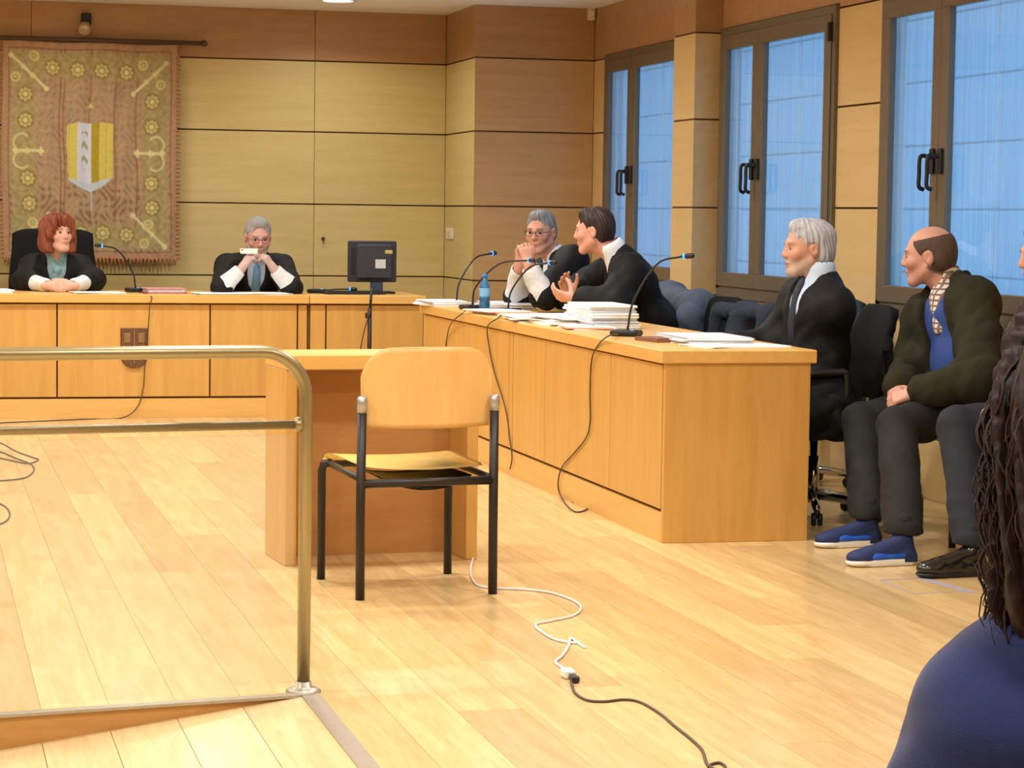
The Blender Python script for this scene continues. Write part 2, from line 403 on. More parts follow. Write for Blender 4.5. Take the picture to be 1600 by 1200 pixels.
def window(n, y0, y1, ym):
    z0, z1 = .862, 2.468; xf = 4.70
    w = bpy.data.objects.new('window_%d' % n, None); w.location = (RX, (y0 + y1) / 2, z0); COL.objects.link(w); ORG[w.name] = Vector(w.location); tag(w, kind='structure')
    bm = bmesh.new(); f = .055
    bm_box(bm, xf, RX + .09, y0, y1, z0, z0 + f + .02); bm_box(bm, xf, RX + .09, y0, y1, z1 - f, z1)
    bm_box(bm, xf, RX + .09, y0, y0 + f, z0 + f, z1 - f); bm_box(bm, xf, RX + .09, y1 - f, y1, z0 + f, z1 - f)
    from_bm('window_frame', bm, M['alu'], w)
    for (a, b) in ((y0 + f - .01, ym - .003), (ym + .003, y1 - f + .01)):
        bm = bmesh.new(); s = .085; xs_ = xf - .012; za, zb = z0 + f + .012, z1 - f + .01
        bm_box(bm, xs_, RX + .006, a, b, za, za + s, .004); bm_box(bm, xs_, RX + .006, a, b, zb - s, zb, .004)
        bm_box(bm, xs_, RX + .006, a, a + s, za + s - .004, zb - s + .004, .004); bm_box(bm, xs_, RX + .006, b - s, b, za + s - .004, zb - s + .004, .004)
        sa = from_bm('sash', bm, M['alu'], w)
        box('pane', RX - .014, RX - .008, a + s - .006, b - s + .006, za + s - .006, zb - s + .006, M['pane'], sa)
    for sg in (-1, 1):
        yc = ym + sg * .045; zc = 1.62
        bm = bmesh.new(); bm_box(bm, xf - .03, xf - .010, yc - .02, yc + .02, zc - .06, zc + .06, .004)
        bm_tube(bm, spline([(xf - .03, yc, zc + .02), (xf - .075, yc, zc + .025), (xf - .085, yc, zc), (xf - .085, yc, zc - .06), (xf - .085, yc, zc - .12), (xf - .06, yc, zc - .135)], 4), .0105, 8)
        from_bm('window_handle', bm, M['black'], w)
    for zc in (z0 + .16, z1 - .14):
        box('hinge', xf - .025, xf - .001, y0 + .035, y0 + .06, zc - .05, zc + .05, M['black'], w)
    bm = bmesh.new()
    # softly rippled sheer hanging just outside the glass
    ny = 90; vs = []
    for i in range(ny + 1):
        yy = y0 + .06 + (y1 - y0 - .12) * i / ny
        xx = RX + .018 + .006 * math.sin(i * 1.7) + .004 * math.sin(i * .61)
        vs.append((bm.verts.new((xx, yy, z0 + .02)), bm.verts.new((xx, yy, z1 - .02))))
    for i in range(ny): bm.faces.new((vs[i][0], vs[i][1], vs[i + 1][1], vs[i + 1][0]))
    from_bm('sheer_blind', bm, M['sheer'], w, True)
    for q in (0.12, 0.3, 0.62, 0.86):
        yy = y0 + (y1 - y0) * q
        tube('blind_cord', [(RX + .003, yy, z0 + .09), (RX + .003, yy, z1 - .07)], .0018, M['cord'], w, 6)
for i, (a, b, c) in enumerate(WIN): window(i + 1, a, b, c)

# building across the yard, seen only faintly through the blinds
fc = thing('building', (12, 30, -4), 'grey panelled building across the yard behind the blinds', 'building')
box('facade_core', 12.05, 12.4, 4, 70, -4, 7.0, M['facade_gap'], fc)
zz = -4.0
while zz < 6.9:
    box('facade_panel', 12.0, 12.05, 4, 70, zz + .03, zz + .78, M['facade'], fc); zz += .78

# recessed downlights
for i, (x, y) in enumerate(DOWNLIGHTS):
    vis = i == len(DOWNLIGHTS) - 1
    lab = 'round recessed downlight in the white ceiling above the back bench' if vis else None
    d = thing('ceiling_light', (x, y, CZ), lab or 'round recessed downlight out of view in the white ceiling', 'light', 'recessed ceiling downlights')
    lathe('lamp_ring', [(.135, 0), (.135, -.008), (.11, -.010), (.105, -.002), (.105, 0)], (x, y, CZ), M['white'], d, 24)
    lathe('lamp_glass', [(.104, -.001), (.104, -.005), (.05, -.007), (.001, -.007)], (x, y, CZ), M['lamp'], d, 24)
    wallrow = y > 15
    area('downlight', (x, y, CZ - .02), .20, 10 if wallrow else 27, WARM, 150 if wallrow else 160)

# ------------------------------------------------------------------ benches
def desk_front_x(parent, y, panels, stiles, x0, x1, depth, m=None):
    box('plinth', x0 + .003, x1 - .003, y + .002, y + .03, 0, .125, M['desk_h'], parent, .001)
    box('carcass', x0 + .004, x1 - .004, y + .02, y + depth, 0.005, .738, M['groove'], parent)
    box('side_panel', x0, x0 + .022, y + .03, y + depth + .002, 0, .738, M['desk'], parent); box('side_panel', x1 - .022, x1, y + .03, y + depth + .002, 0, .738, M['desk'], parent)
    for a, b in panels + stiles:
        box('panel', a + .005, b - .005, y, y + .02, .138, .733, M['desk'], parent, .002)
def worktop_x(parent, x0, x1, y0, y1):
    box('worktop', x0, x1, y0, y1, .742, .797, M['desk_h'], parent, .004)
D0 = 15.35
jb = thing('judges_bench', (1.35, D0 + .4, 0), 'long light-wood bench with a dark crest shield on its middle panel', 'desk')
desk_front_x(jb, D0, [(.29, .865), (.865, 1.841), (1.841, 2.412)], [(.225, .29), (2.412, 2.478)], .22, 2.483, .75)
worktop_x(jb, .20, 2.485, D0 - .03, D0 + .80)
lb = thing('judges_bench', (-.6, D0 + .4, 0), 'light-wood bench section left of the crested bench, mostly out of view', 'desk')
desk_front_x(lb, D0, [(-1.3, -.35), (-.35, .135)], [(.135, .205)], -1.3, .21, .75)
worktop_x(lb, -1.32, .195, D0 - .03, D0 + .80)
rb = thing('judges_bench', (2.85, D0 + .4, 0), 'short light-wood bench section under the computer monitor', 'desk')
desk_front_x(rb, D0, [(2.60, 3.255)], [(2.492, 2.60)], 2.489, 3.26, .75)
worktop_x(rb, 2.489, 3.265, D0 - .03, D0 + .80)
# crest on the middle panel
bm = bmesh.new()
cxm, cz0 = 1.353, .335
out = [(-.088, .245), (.088, .245), (.088, .07)] + [(.088 * math.cos(a), .07 - .085 * math.sin(a)) for a in [math.pi * k / 10 for k in range(1, 10)]] + [(-.088, .07)]
f0 = [bm.verts.new((cxm + x, D0 - .001, cz0 + z)) for x, z in out]; f1 = [bm.verts.new((cxm + x * .93, D0 - .016, cz0 + z * .97 + .003)) for x, z in out]
bm.faces.new(f1[::-1] if False else f1)
for i in range(len(out)): bm.faces.new((f0[i], f0[(i + 1) % len(out)], f1[(i + 1) % len(out)], f1[i]))
bmesh.ops.recalc_face_normals(bm, faces=bm.faces)
cr = from_bm('crest', bm, M['crest'], jb); cr['label'] = 'dark bronze shield crest'
bm = bmesh.new()
bm_box(bm, cxm - .004, cxm + .004, D0 - .022, D0 - .012, cz0 + .02, cz0 + .235); bm_box(bm, cxm - .08, cxm + .08, D0 - .021, D0 - .012, cz0 + .12, cz0 + .128)
for sx in (-1, 1):
    bm_lathe(bm, [(.022, 0), (.020, .006), (.008, .009), (.001, .009)], (cxm + sx * .042, D0 - .014, cz0 + .075), 12, (0, -1, 0))
    bm_box(bm, cxm + sx * .045 - .022, cxm + sx * .045 + .022, D0 - .021, D0 - .012, cz0 + .15, cz0 + .215, .004)
from_bm('crest_relief', bm, M['crest_hi'], cr)

SX = 2.965; SY0 = 9.22; SY1 = 14.0; SXE = 3.60
def side_unit(y0, y1, panels, near, label):
    u = thing('side_desk', (3.28, (y0 + y1) / 2, 0), label, 'desk')
    box('plinth', SX + .002, SX + .03, y0 + (.02 if near else 0), y1, 0, .125, M['desk_y'], u)
    box('carcass', SX + .02, SXE - .25, y0 + .02, y1 - .004, .005, .738, M['groove'], u)
    for a, b in panels: box('panel', SX, SX + .02, a + .004, b - .004, .138, .733, M['desk'], u, .002)
    if near: box('end_panel', SX + .003, SXE, y0, y0 + .03, 0, .741, M['desk'], u, .002)
    else: box('end_panel', SX + .003, SXE, y1 - .03, y1, 0, .738, M['desk'], u, .002)
    return u
side_unit(SY0, 11.845, [(9.25, 10.0), (10.0, 11.12), (11.12, 11.76), (11.765, 11.845)], True, 'near light-wood side desk unit with the wide blank end panel')
side_unit(11.85, SY1, [(11.85, 12.57), (12.57, 13.55), (13.55, 13.99)], False, 'far light-wood side desk unit under the water bottle')
wt_ = box('worktop', SX - .022, SXE + .02, SY0 - .02, SY1 + .01, .742, .797, M['desk_y'], None, .004)
tag(wt_, 'long light-wood worktop running over both side desk units', 'worktop')

# ------------------------------------------------------------------ smooth solid modelling (distance fields -> one continuous mesh)
def np_mesh(name, v, q):
    me = bpy.data.meshes.new(name); v = np.asarray(v, np.float32); q = np.asarray(q, np.int32)
    me.vertices.add(len(v)); me.vertices.foreach_set('co', v.ravel())
    me.loops.add(q.size); me.loops.foreach_set('vertex_index', q.ravel())
    me.polygons.add(len(q)); me.polygons.foreach_set('loop_start', np.arange(0, q.size, 4, dtype=np.int32))
    me.polygons.foreach_set('loop_total', np.full(len(q), 4, np.int32)) if False else None
    me.update(calc_edges=True); me.validate()
    me.polygons.foreach_set('use_smooth', np.ones(len(me.polygons), bool))
    return me
def set_col(me, c):
    a = me.color_attributes.new('Col', 'FLOAT_COLOR', 'POINT')
    d = np.ones((len(me.vertices), 4), np.float32); d[:, :3] = c; a.data.foreach_set('color', d.ravel())
def V3(p): return np.array([float(p[0]), float(p[1]), float(p[2])])
def nrm(v): v = V3(v); return v / (np.linalg.norm(v) + 1e-12)
def frame(f, u):
    """columns right, forward, up"""
    f = nrm(f); r = nrm(np.cross(f, u)); u = np.cross(r, f); return np.stack([r, f, u], 1)
I3 = np.eye(3)
def C(p0, p1, r0, r1, k=.02): return ('c', V3(p0), V3(p1), r0, r1, k)
def E_(c, rad, R=I3, k=.02): return ('e', V3(c), V3(rad), R, k)
def mC(*a): return ('-c',) + C(*a)[1:]
def mE(*a): return ('-e',) + E_(*a)[1:]
def mB(c, half, R=I3, k=.01): return ('-b', V3(c), V3(half), R, k)
def Bx(c, half, R=I3, k=.01): return ('b', V3(c), V3(half), R, k)
def solid(prims, h, disp=None):
    los, his = [], []
    def bb(p):
        t = p[0][-1]
        if t == 'c':
            r = max(p[3], p[4]); return np.minimum(p[1], p[2]) - r, np.maximum(p[1], p[2]) + r
        R = p[3]; e = np.abs(R) @ p[2]; return p[1] - e, p[1] + e
    for p in prims:
        if p[0][0] != '-':
            a, b = bb(p); los.append(a); his.append(b)
    lo = np.min(los, 0) - 4 * h; hi = np.max(his, 0) + 4 * h
    n = np.ceil((hi - lo) / h).astype(int) + 1
    D = np.full(tuple(n), 3 * h, np.float32)
    ax = [(lo[i] + h * np.arange(n[i])).astype(np.float32) for i in range(3)]
    for p in prims:
        a, b = bb(p); k = p[-1]; mg = k + 3 * h
        i0 = np.maximum(0, np.floor((a - mg - lo) / h).astype(int)); i1 = np.minimum(n, np.ceil((b + mg - lo) / h).astype(int) + 1)
        if np.any(i1 <= i0): continue
        X = ax[0][i0[0]:i1[0]][:, None, None]; Y = ax[1][i0[1]:i1[1]][None, :, None]; Z = ax[2][i0[2]:i1[2]][None, None, :]
        t = p[0][-1]
        if t == 'c':
            p0, p1, r0, r1 = p[1:5]; d = p1 - p0; L2 = d @ d + 1e-9
            T = np.clip(((X - p0[0]) * d[0] + (Y - p0[1]) * d[1] + (Z - p0[2]) * d[2]) / L2, 0, 1)
            d_ = np.sqrt((X - p0[0] - T * d[0]) ** 2 + (Y - p0[1] - T * d[1]) ** 2 + (Z - p0[2] - T * d[2]) ** 2) - (r0 + (r1 - r0) * T)
        else:
            c, s, R = p[1:4]
            q = [((X - c[0]) * R[0, i] + (Y - c[1]) * R[1, i] + (Z - c[2]) * R[2, i]) for i in range(3)]
            if t == 'e':
                k0 = np.sqrt((q[0] / s[0]) ** 2 + (q[1] / s[1]) ** 2 + (q[2] / s[2]) ** 2)
                k1 = np.sqrt((q[0] / s[0] ** 2) ** 2 + (q[1] / s[1] ** 2) ** 2 + (q[2] / s[2] ** 2) ** 2) + 1e-6
                d_ = k0 * (k0 - 1) / k1
            else:
                g = [np.abs(q[i]) - s[i] for i in range(3)]
                d_ = np.sqrt(np.maximum(g[0], 0) ** 2 + np.maximum(g[1], 0) ** 2 + np.maximum(g[2], 0) ** 2) + np.minimum(np.maximum(np.maximum(g[0], g[1]), g[2]), 0)
        sl = (slice(i0[0], i1[0]), slice(i0[1], i1[1]), slice(i0[2], i1[2])); A = D[sl]
        if p[0][0] == '-':
            B = -d_; hh = np.maximum(k - np.abs(A - B), 0) / k; D[sl] = np.maximum(A, B) + hh * hh * k * .25
        else:
            hh = np.maximum(k - np.abs(A - d_), 0) / k; D[sl] = np.minimum(A, d_) - hh * hh * k * .25
    if disp is not None:
        ii = np.nonzero(np.abs(D) < 2.9 * h)
        P = np.stack([ax[j][ii[j]] for j in range(3)], 1)
        D[ii] += disp(P)
    for j in range(3):
        sl = [slice(None)] * 3
        for e in (0, -1): sl[j] = e; D[tuple(sl)] = 3 * h; sl[j] = slice(None)
    s = D < 0
    cnt = np.zeros(tuple(n - 1), np.int8)
    offs = [(i, j, k) for i in (0, 1) for j in (0, 1) for k in (0, 1)]
    for o in offs: cnt += s[o[0]:n[0] - 1 + o[0], o[1]:n[1] - 1 + o[1], o[2]:n[2] - 1 + o[2]]
    mixed = (cnt > 0) & (cnt < 8)
    idx = np.argwhere(mixed); ids = np.full(mixed.shape, -1, np.int32); ids[mixed] = np.arange(len(idx))
    acc = np.zeros((len(idx), 3)); num = np.zeros(len(idx))
    cv = {o: D[idx[:, 0] + o[0], idx[:, 1] + o[1], idx[:, 2] + o[2]] for o in offs}
    for a in offs:
        for j in range(3):
            if a[j] == 0:
                b = list(a); b[j] = 1; b = tuple(b); da, db = cv[a], cv[b]
                cr = (da < 0) != (db < 0); t = np.where(cr, da / np.where(cr, da - db, 1), 0)
                pos = np.tile(np.array(a, float), (len(idx), 1)); pos[:, j] += t
                acc += pos * cr[:, None]; num += cr
    verts = lo + h * (idx + acc / num[:, None])
    quads = []
    for j in range(3):
        u, w = (j + 1) % 3, (j + 2) % 3
        sa = [slice(1, -1)] * 3; sb = [slice(1, -1)] * 3; sa[j] = slice(0, -1); sb[j] = slice(1, None)
        A = s[tuple(sa)]; B = s[tuple(sb)]; cr = np.argwhere(A != B); fl_ = A[A != B]
        g = cr + 1; g[:, j] -= 1
        def cell(du, dw):
            q = g.copy(); q[:, u] += du; q[:, w] += dw; return ids[q[:, 0], q[:, 1], q[:, 2]]
        Q = np.stack([cell(-1, -1), cell(0, -1), cell(0, 0), cell(-1, 0)], 1)
        Q[~fl_] = Q[~fl_][:, ::-1]
        quads.append(Q)
    return verts, np.concatenate(quads)
def solid_obj(name, prims, h, m, parent=None, disp=None, colf=None, org=None):
    v, q = solid(prims, h, disp); me = np_mesh(name, v, q)
    if colf is not None: set_col(me, colf(v))
    return mesh_obj(name, me, m, parent, org)
def slin(c): return np.array(lin(c)[:3])

# ------------------------------------------------------------------ figures
M['skin'] = mat('skin', (0, 0, 0), .5, noise=.04, nscale=60, attr='Col', sss=.06, spec=.4)
M['eye'] = mat('eye', (0, 0, 0), .15, noise=0, attr='Col')
M['robe'] = mat('black_robe', (10, 11, 13), .72, noise=.15, nscale=14, bump=.1, sheen=.0, spec=.3)
M['shirt_w'] = mat('white_shirt', (226, 232, 242), .8, noise=.03)
M['shirt_b'] = mat('pale_blue_shirt', (190, 208, 232), .8, noise=.03)
M['lace'] = mat('white_lace', (222, 226, 228), .9, noise=.10, nscale=90, bump=.5)
M['tie'] = mat('dark_tie', (30, 36, 52), .6)
M['tie_blue'] = mat('light_blue_tie', (110, 160, 200), .6)
M['scarf'] = mat('teal_scarf', (130, 165, 172), .8, noise=.25, nscale=50)
def hairmat(name, c1, rough=.5, ns=.3):
    return mat(name, c1, rough, noise=ns, nscale=55, bump=.9, stretch=(1, 1, .35), spec=.35)
HM = {'auburn': hairmat('auburn_hair', (134, 70, 44), .55), 'grey': hairmat('grey_hair', (150, 150, 150), .6, .2), 'steelgrey': hairmat('steel_grey_hair', (128, 130, 138), .6, .25),
      'dark': hairmat('dark_brown_hair', (46, 32, 26), .5), 'silver': hairmat('silver_hair', (172, 174, 180), .6, .22), 'short_dark': hairmat('cropped_dark_hair', (84, 68, 61), .8, .15),
      'brunette': hairmat('brunette_hair', (40, 25, 19), .62)}

def head_prims(c, R, s=1.0):
    g = lambda x, y, z: c + R @ (np.array([x, y, z]) * s)
    r = lambda *a: tuple(q * s for q in a)
    P = [E_(g(0, -.012, .040), r(.075, .096, .086), R, .02), E_(g(0, .030, -.015), r(.061, .066, .088), R, .03), E_(g(0, .070, -.097), r(.026, .019, .019), R, .03)]
    for sx in (-1, 1):
        P += [C(g(sx * .055, .0, -.045), g(sx * .022, .062, -.096), .018 * s, .014 * s, .025), E_(g(sx * .040, .066, -.018), r(.022, .020, .020), R, .02)]
    P += [C(g(-.034, .083, .030), g(.034, .083, .030), .011 * s, .011 * s, .014)]
    for sx in (-1, 1): P += [mE(g(sx * .031, .103, .009), r(.017, .014, .0105), R, .012)]
    P += [C(g(0, .088, .024), g(0, .107, -.016), .0075 * s, .0095 * s, .012), E_(g(0, .102, -.026), r(.0165, .013, .009), R, .010)]
    P += [E_(g(0, .088, -.056), r(.024, .013, .006), R, .006), E_(g(0, .086, -.068), r(.021, .013, .006), R, .006)]
    for sx in (-1, 1):
        P += [E_(g(sx * .079, -.008, .0), r(.009, .020, .032), R, .006), mE(g(sx * .086, -.002, .004), r(.005, .010, .016), R, .004)]
    return P
def head_col(c, R, s, skin, brow, beard=None, bk=.6, lips=(176, 98, 88), ring=None):
    sk, br, lp = slin(skin), slin(brow), slin(lips)
    def f(v, base=None):
        q = ((v - c) @ R) / s; col = np.tile(sk, (len(v), 1))
        def mx(m, cc): 
            nonlocal col
            col = col * (1 - m[:, None]) + cc * m[:, None]
        bl = lambda x0, y0, z0, a, b, d: np.clip(1.6 - 1.6 * (((np.abs(q[:, 0]) - x0) / a) ** 2 + ((q[:, 1] - y0) / b) ** 2 + ((q[:, 2] - z0) / d) ** 2), 0, 1)
        mx(bl(.045, .075, -.02, .03, .04, .025) * .2, slin((214, 140, 120)))
        mx(bl(0, .105, -.025, .018, .02, .016) * .2, slin((214, 140, 120)))
        if beard is not None:
            m = np.clip((-.036 - q[:, 2]) / .012, 0, 1) * np.clip((q[:, 1] + .02) / .03, 0, 1) * (q[:, 2] > -.135)
            m *= 1 - bl(0, .1, -.062, .03, .04, .010)
            mx(m * bk, slin(beard))
        if ring is not None:
            mx(np.clip((.076 - .25 * (q[:, 1] + .02) - q[:, 2]) / .024, 0, 1) * np.clip((.040 - q[:, 1] + .3 * (q[:, 2] - .03)) / .022, 0, 1) * np.clip((q[:, 2] + .052 - .5 * q[:, 1]) / .01, 0, 1) * (np.hypot(np.abs(q[:, 0]) - .08, (q[:, 2])) > .034), slin(ring))
        mx(bl(0, .1, -.061, .026, .03, .011) * .8, lp)
        mx(bl(.031, .092, .030, .021, .03, .0065) * .85, br)
        mx(bl(.031, .1, .010, .02, .02, .010) * .3, slin((120, 80, 66)))
        return col
    return f
def eyes(c, R, s, parent):
    for sx in (-1, 1):
        bm = bmesh.new(); bmesh.ops.create_uvsphere(bm, u_segments=16, v_segments=12, radius=.0118 * s)
        me = bpy.data.meshes.new('eye'); bm.to_mesh(me); bm.free()
        v = np.array([q.co[:] for q in me.vertices]); d = (v @ R) / (.0118 * s)
        w = np.where(d[:, 1:2] > .72, np.array([[.02, .014, .01]]), np.array([[.34, .30, .28]])); set_col(me, w)
        me.transform(Matrix.Translation(Vector(c + R @ (np.array([sx * .031, .0810, .008]) * s))))
        me.polygons.foreach_set('use_smooth', [True] * len(me.polygons)); mesh_obj('eye', me, M['eye'], parent)
def glasses(c, R, s, parent, col=(60, 40, 38)):
    bm = bmesh.new(); g = lambda x, y, z: tuple(c + R @ (np.array([x, y, z]) * s))
    for sx in (-1, 1):
        pts = [g(sx * .033 + .022 * math.copysign(abs(math.cos(a)) ** .6, math.cos(a)), .109 - .10 * abs(sx * .033 + .022 * math.cos(a)), .006 + .0145 * math.copysign(abs(math.sin(a)) ** .6, math.sin(a))) for a in [2 * math.pi * k / 20 for k in range(21)]]
        bm_tube(bm, pts, .0018, 6); bm_tube(bm, [g(sx * .055, .103, .011), g(sx * .078, .07, .012), g(sx * .084, -.01, .008)], .0018, 6)
    bm_tube(bm, [g(-.012, .110, .010), g(0, .116, .012), g(.012, .110, .010)], .0018, 6)
    from_bm('glasses', bm, mat('glasses_frame', col, .3), parent, True)
def hand_prims(w, d, n, side, curl=(.5, .6, .5), spread=.0, thumb=(.6, .7, .3), s=1.0, each=None):
    """w wrist, d towards knuckles, n palm faces, side 'R'/'L'"""
    w = V3(w); d = nrm(d); n = nrm(np.array(n) - d * (np.array(n) @ d)); t = np.cross(d, n) * (1 if side == 'R' else -1)
    P = [C(w - d * .03 * s, w + d * .02 * s, .026 * s, .025 * s, .02)]
    offs = (.031, .0105, -.0105, -.030); lens = (.074, .082, .076, .060)
    for i in range(4):
        kn = w + (d * (.090 - .004 * abs(i - 1.2)) + t * offs[i]) * s
        P.append(C(w + (d * .02 + t * offs[i] * .5) * s, kn, .0145 * s, .0115 * s, .014))
    for i in range(4):
        kn = w + (d * (.090 - .004 * abs(i - 1.2)) + t * offs[i]) * s
        dd = nrm(d + t * spread * offs[i] * 20); nn = n; p = kn; r = .0098 * s
        cu = each[i] if each else curl
        for j, fr in enumerate((.45, .31, .24)):
            a = cu[j]; nd = dd * math.cos(a) + nn * math.sin(a); nn = nn * math.cos(a) - dd * math.sin(a); dd = nd
            q = p + dd * lens[i] * fr * s; P.append(C(p, q, r, r * .9, .003)); p = q; r *= .9
    b0 = w + (d * .022 + t * .020 + n * .006) * s; td = nrm(d * thumb[0] + t * thumb[1] + n * thumb[2])
    b1 = b0 + td * .044 * s; td2 = nrm(td + d * .5 + n * .15); b2 = b1 + td2 * .032 * s; td3 = nrm(td2 + d * .3 - t * .25); b3 = b2 + td3 * .024 * s
    P += [C(b0, b1, .0165 * s, .0125 * s, .014), C(b1, b2, .0120 * s, .0108 * s, .003), C(b2, b3, .0105 * s, .0085 * s, .003)]
    return P
def hair_prims(kind, c, R):
    g = lambda x, y, z: c + R @ np.array([x, y, z])
    if kind == 'short':
        P = [E_(g(0, -.015, .046), (.0800, .1005, .089), R, .02), E_(g(0, -.042, .005), (.0785, .070, .085), R, .02), E_(g(0, .040, .102), (.046, .040, .028), R, .02)]
        P += [mE(g(0, .130, .0), (.078, .088, .100), R, .010), mB(g(0, .03, -.105), (.2, .2, .060), R @ np.array([[1,0,0],[0,.94,-.34],[0,.34,.94]]), .01)]
        for sx in (-1, 1): P += [mE(g(sx * .086, .006, -.012), (.026, .028, .044), R, .01), mE(g(sx * .078, .070, .005), (.032, .042, .060), R, .01)]
    elif kind == 'wavy':
        P = [E_(g(0, -.022, .052), (.086, .106, .088), R, .02), E_(g(0, -.052, -.005), (.082, .072, .085), R, .02), E_(g(0, .035, .108), (.055, .045, .028), R, .02)]
        P += [mE(g(0, .130, .0), (.078, .090, .098), R, .012), mB(g(0, .03, -.108), (.2, .2, .060), R @ np.array([[1,0,0],[0,.94,-.34],[0,.34,.94]]), .01)]
        for sx in (-1, 1): P += [mE(g(sx * .088, .006, -.010), (.026, .030, .044), R, .01), mE(g(sx * .078, .070, .005), (.032, .042, .062), R, .01)]
    elif kind == 'ring':
        P = [E_(g(0, -.016, .038), (.0805, .0985, .088), R, .02), E_(g(0, -.043, .0), (.078, .069, .078), R, .02)]
        P += [mE(g(0, .030, .150), (.12, .150, .086), R, .004), mE(g(0, .125, .0), (.085, .090, .12), R, .012), mB(g(0, .03, -.102), (.2, .2, .05), R @ np.array([[1,0,0],[0,.94,-.34],[0,.34,.94]]), .01)]
        for sx in (-1, 1): P += [mE(g(sx * .086, .004, -.006), (.020, .025, .040), R, .01)]
    elif kind == 'bob':
        P = [E_(g(0, -.020, .045), (.098, .112, .098), R, .03), E_(g(0, -.055, -.035), (.100, .070, .090), R, .03), E_(g(0, .055, .095), (.070, .045, .035), R, .03)]
        for sx in (-1, 1): P += [C(g(sx * .083, .005, .03), g(sx * .082, .012, -.085), .032, .030, .03), C(g(sx * .06, .075, .085), g(sx * .082, .05, .0), .022, .02, .02)]
        P += [mE(g(0, .130, -.040), (.064, .095, .100), R, .015), mB(g(0, .05, -.20), (.2, .2, .07), R, .03)]
    return P
def hair_disp(c, R, a=.003):
    def f(P):
        q = (P - c) @ R; th = np.arctan2(q[:, 0], -q[:, 1] + .02)
        return (a * np.sin(th * 19 + 30 * q[:, 2] + 2 * np.sin(th * 5)) + a * .7 * np.sin(th * 43 + 60 * q[:, 2])).astype(np.float32)
    return f
def fold_disp(o, R, a=.006, seed=0.):
    def f(P):
        q = (P - o) @ R; x, y, z = q.T
        rd = lambda u: 1 - 2 * np.abs(np.sin(u))
        w = rd(19 * x + 3 * z + 1.4 * np.sin(6 * z + seed) + seed) + .7 * rd(21 * y - 7 * z + 1.5 * np.sin(8 * x + seed * 2)) + .4 * np.sin(55 * x + 48 * y + 24 * z + 2 * np.sin(20 * z) + seed) + .5 * rd(33 * z + 14 * x + 2 * np.sin(9 * y + seed))
        return (a * .42 * w).astype(np.float32)
    return f

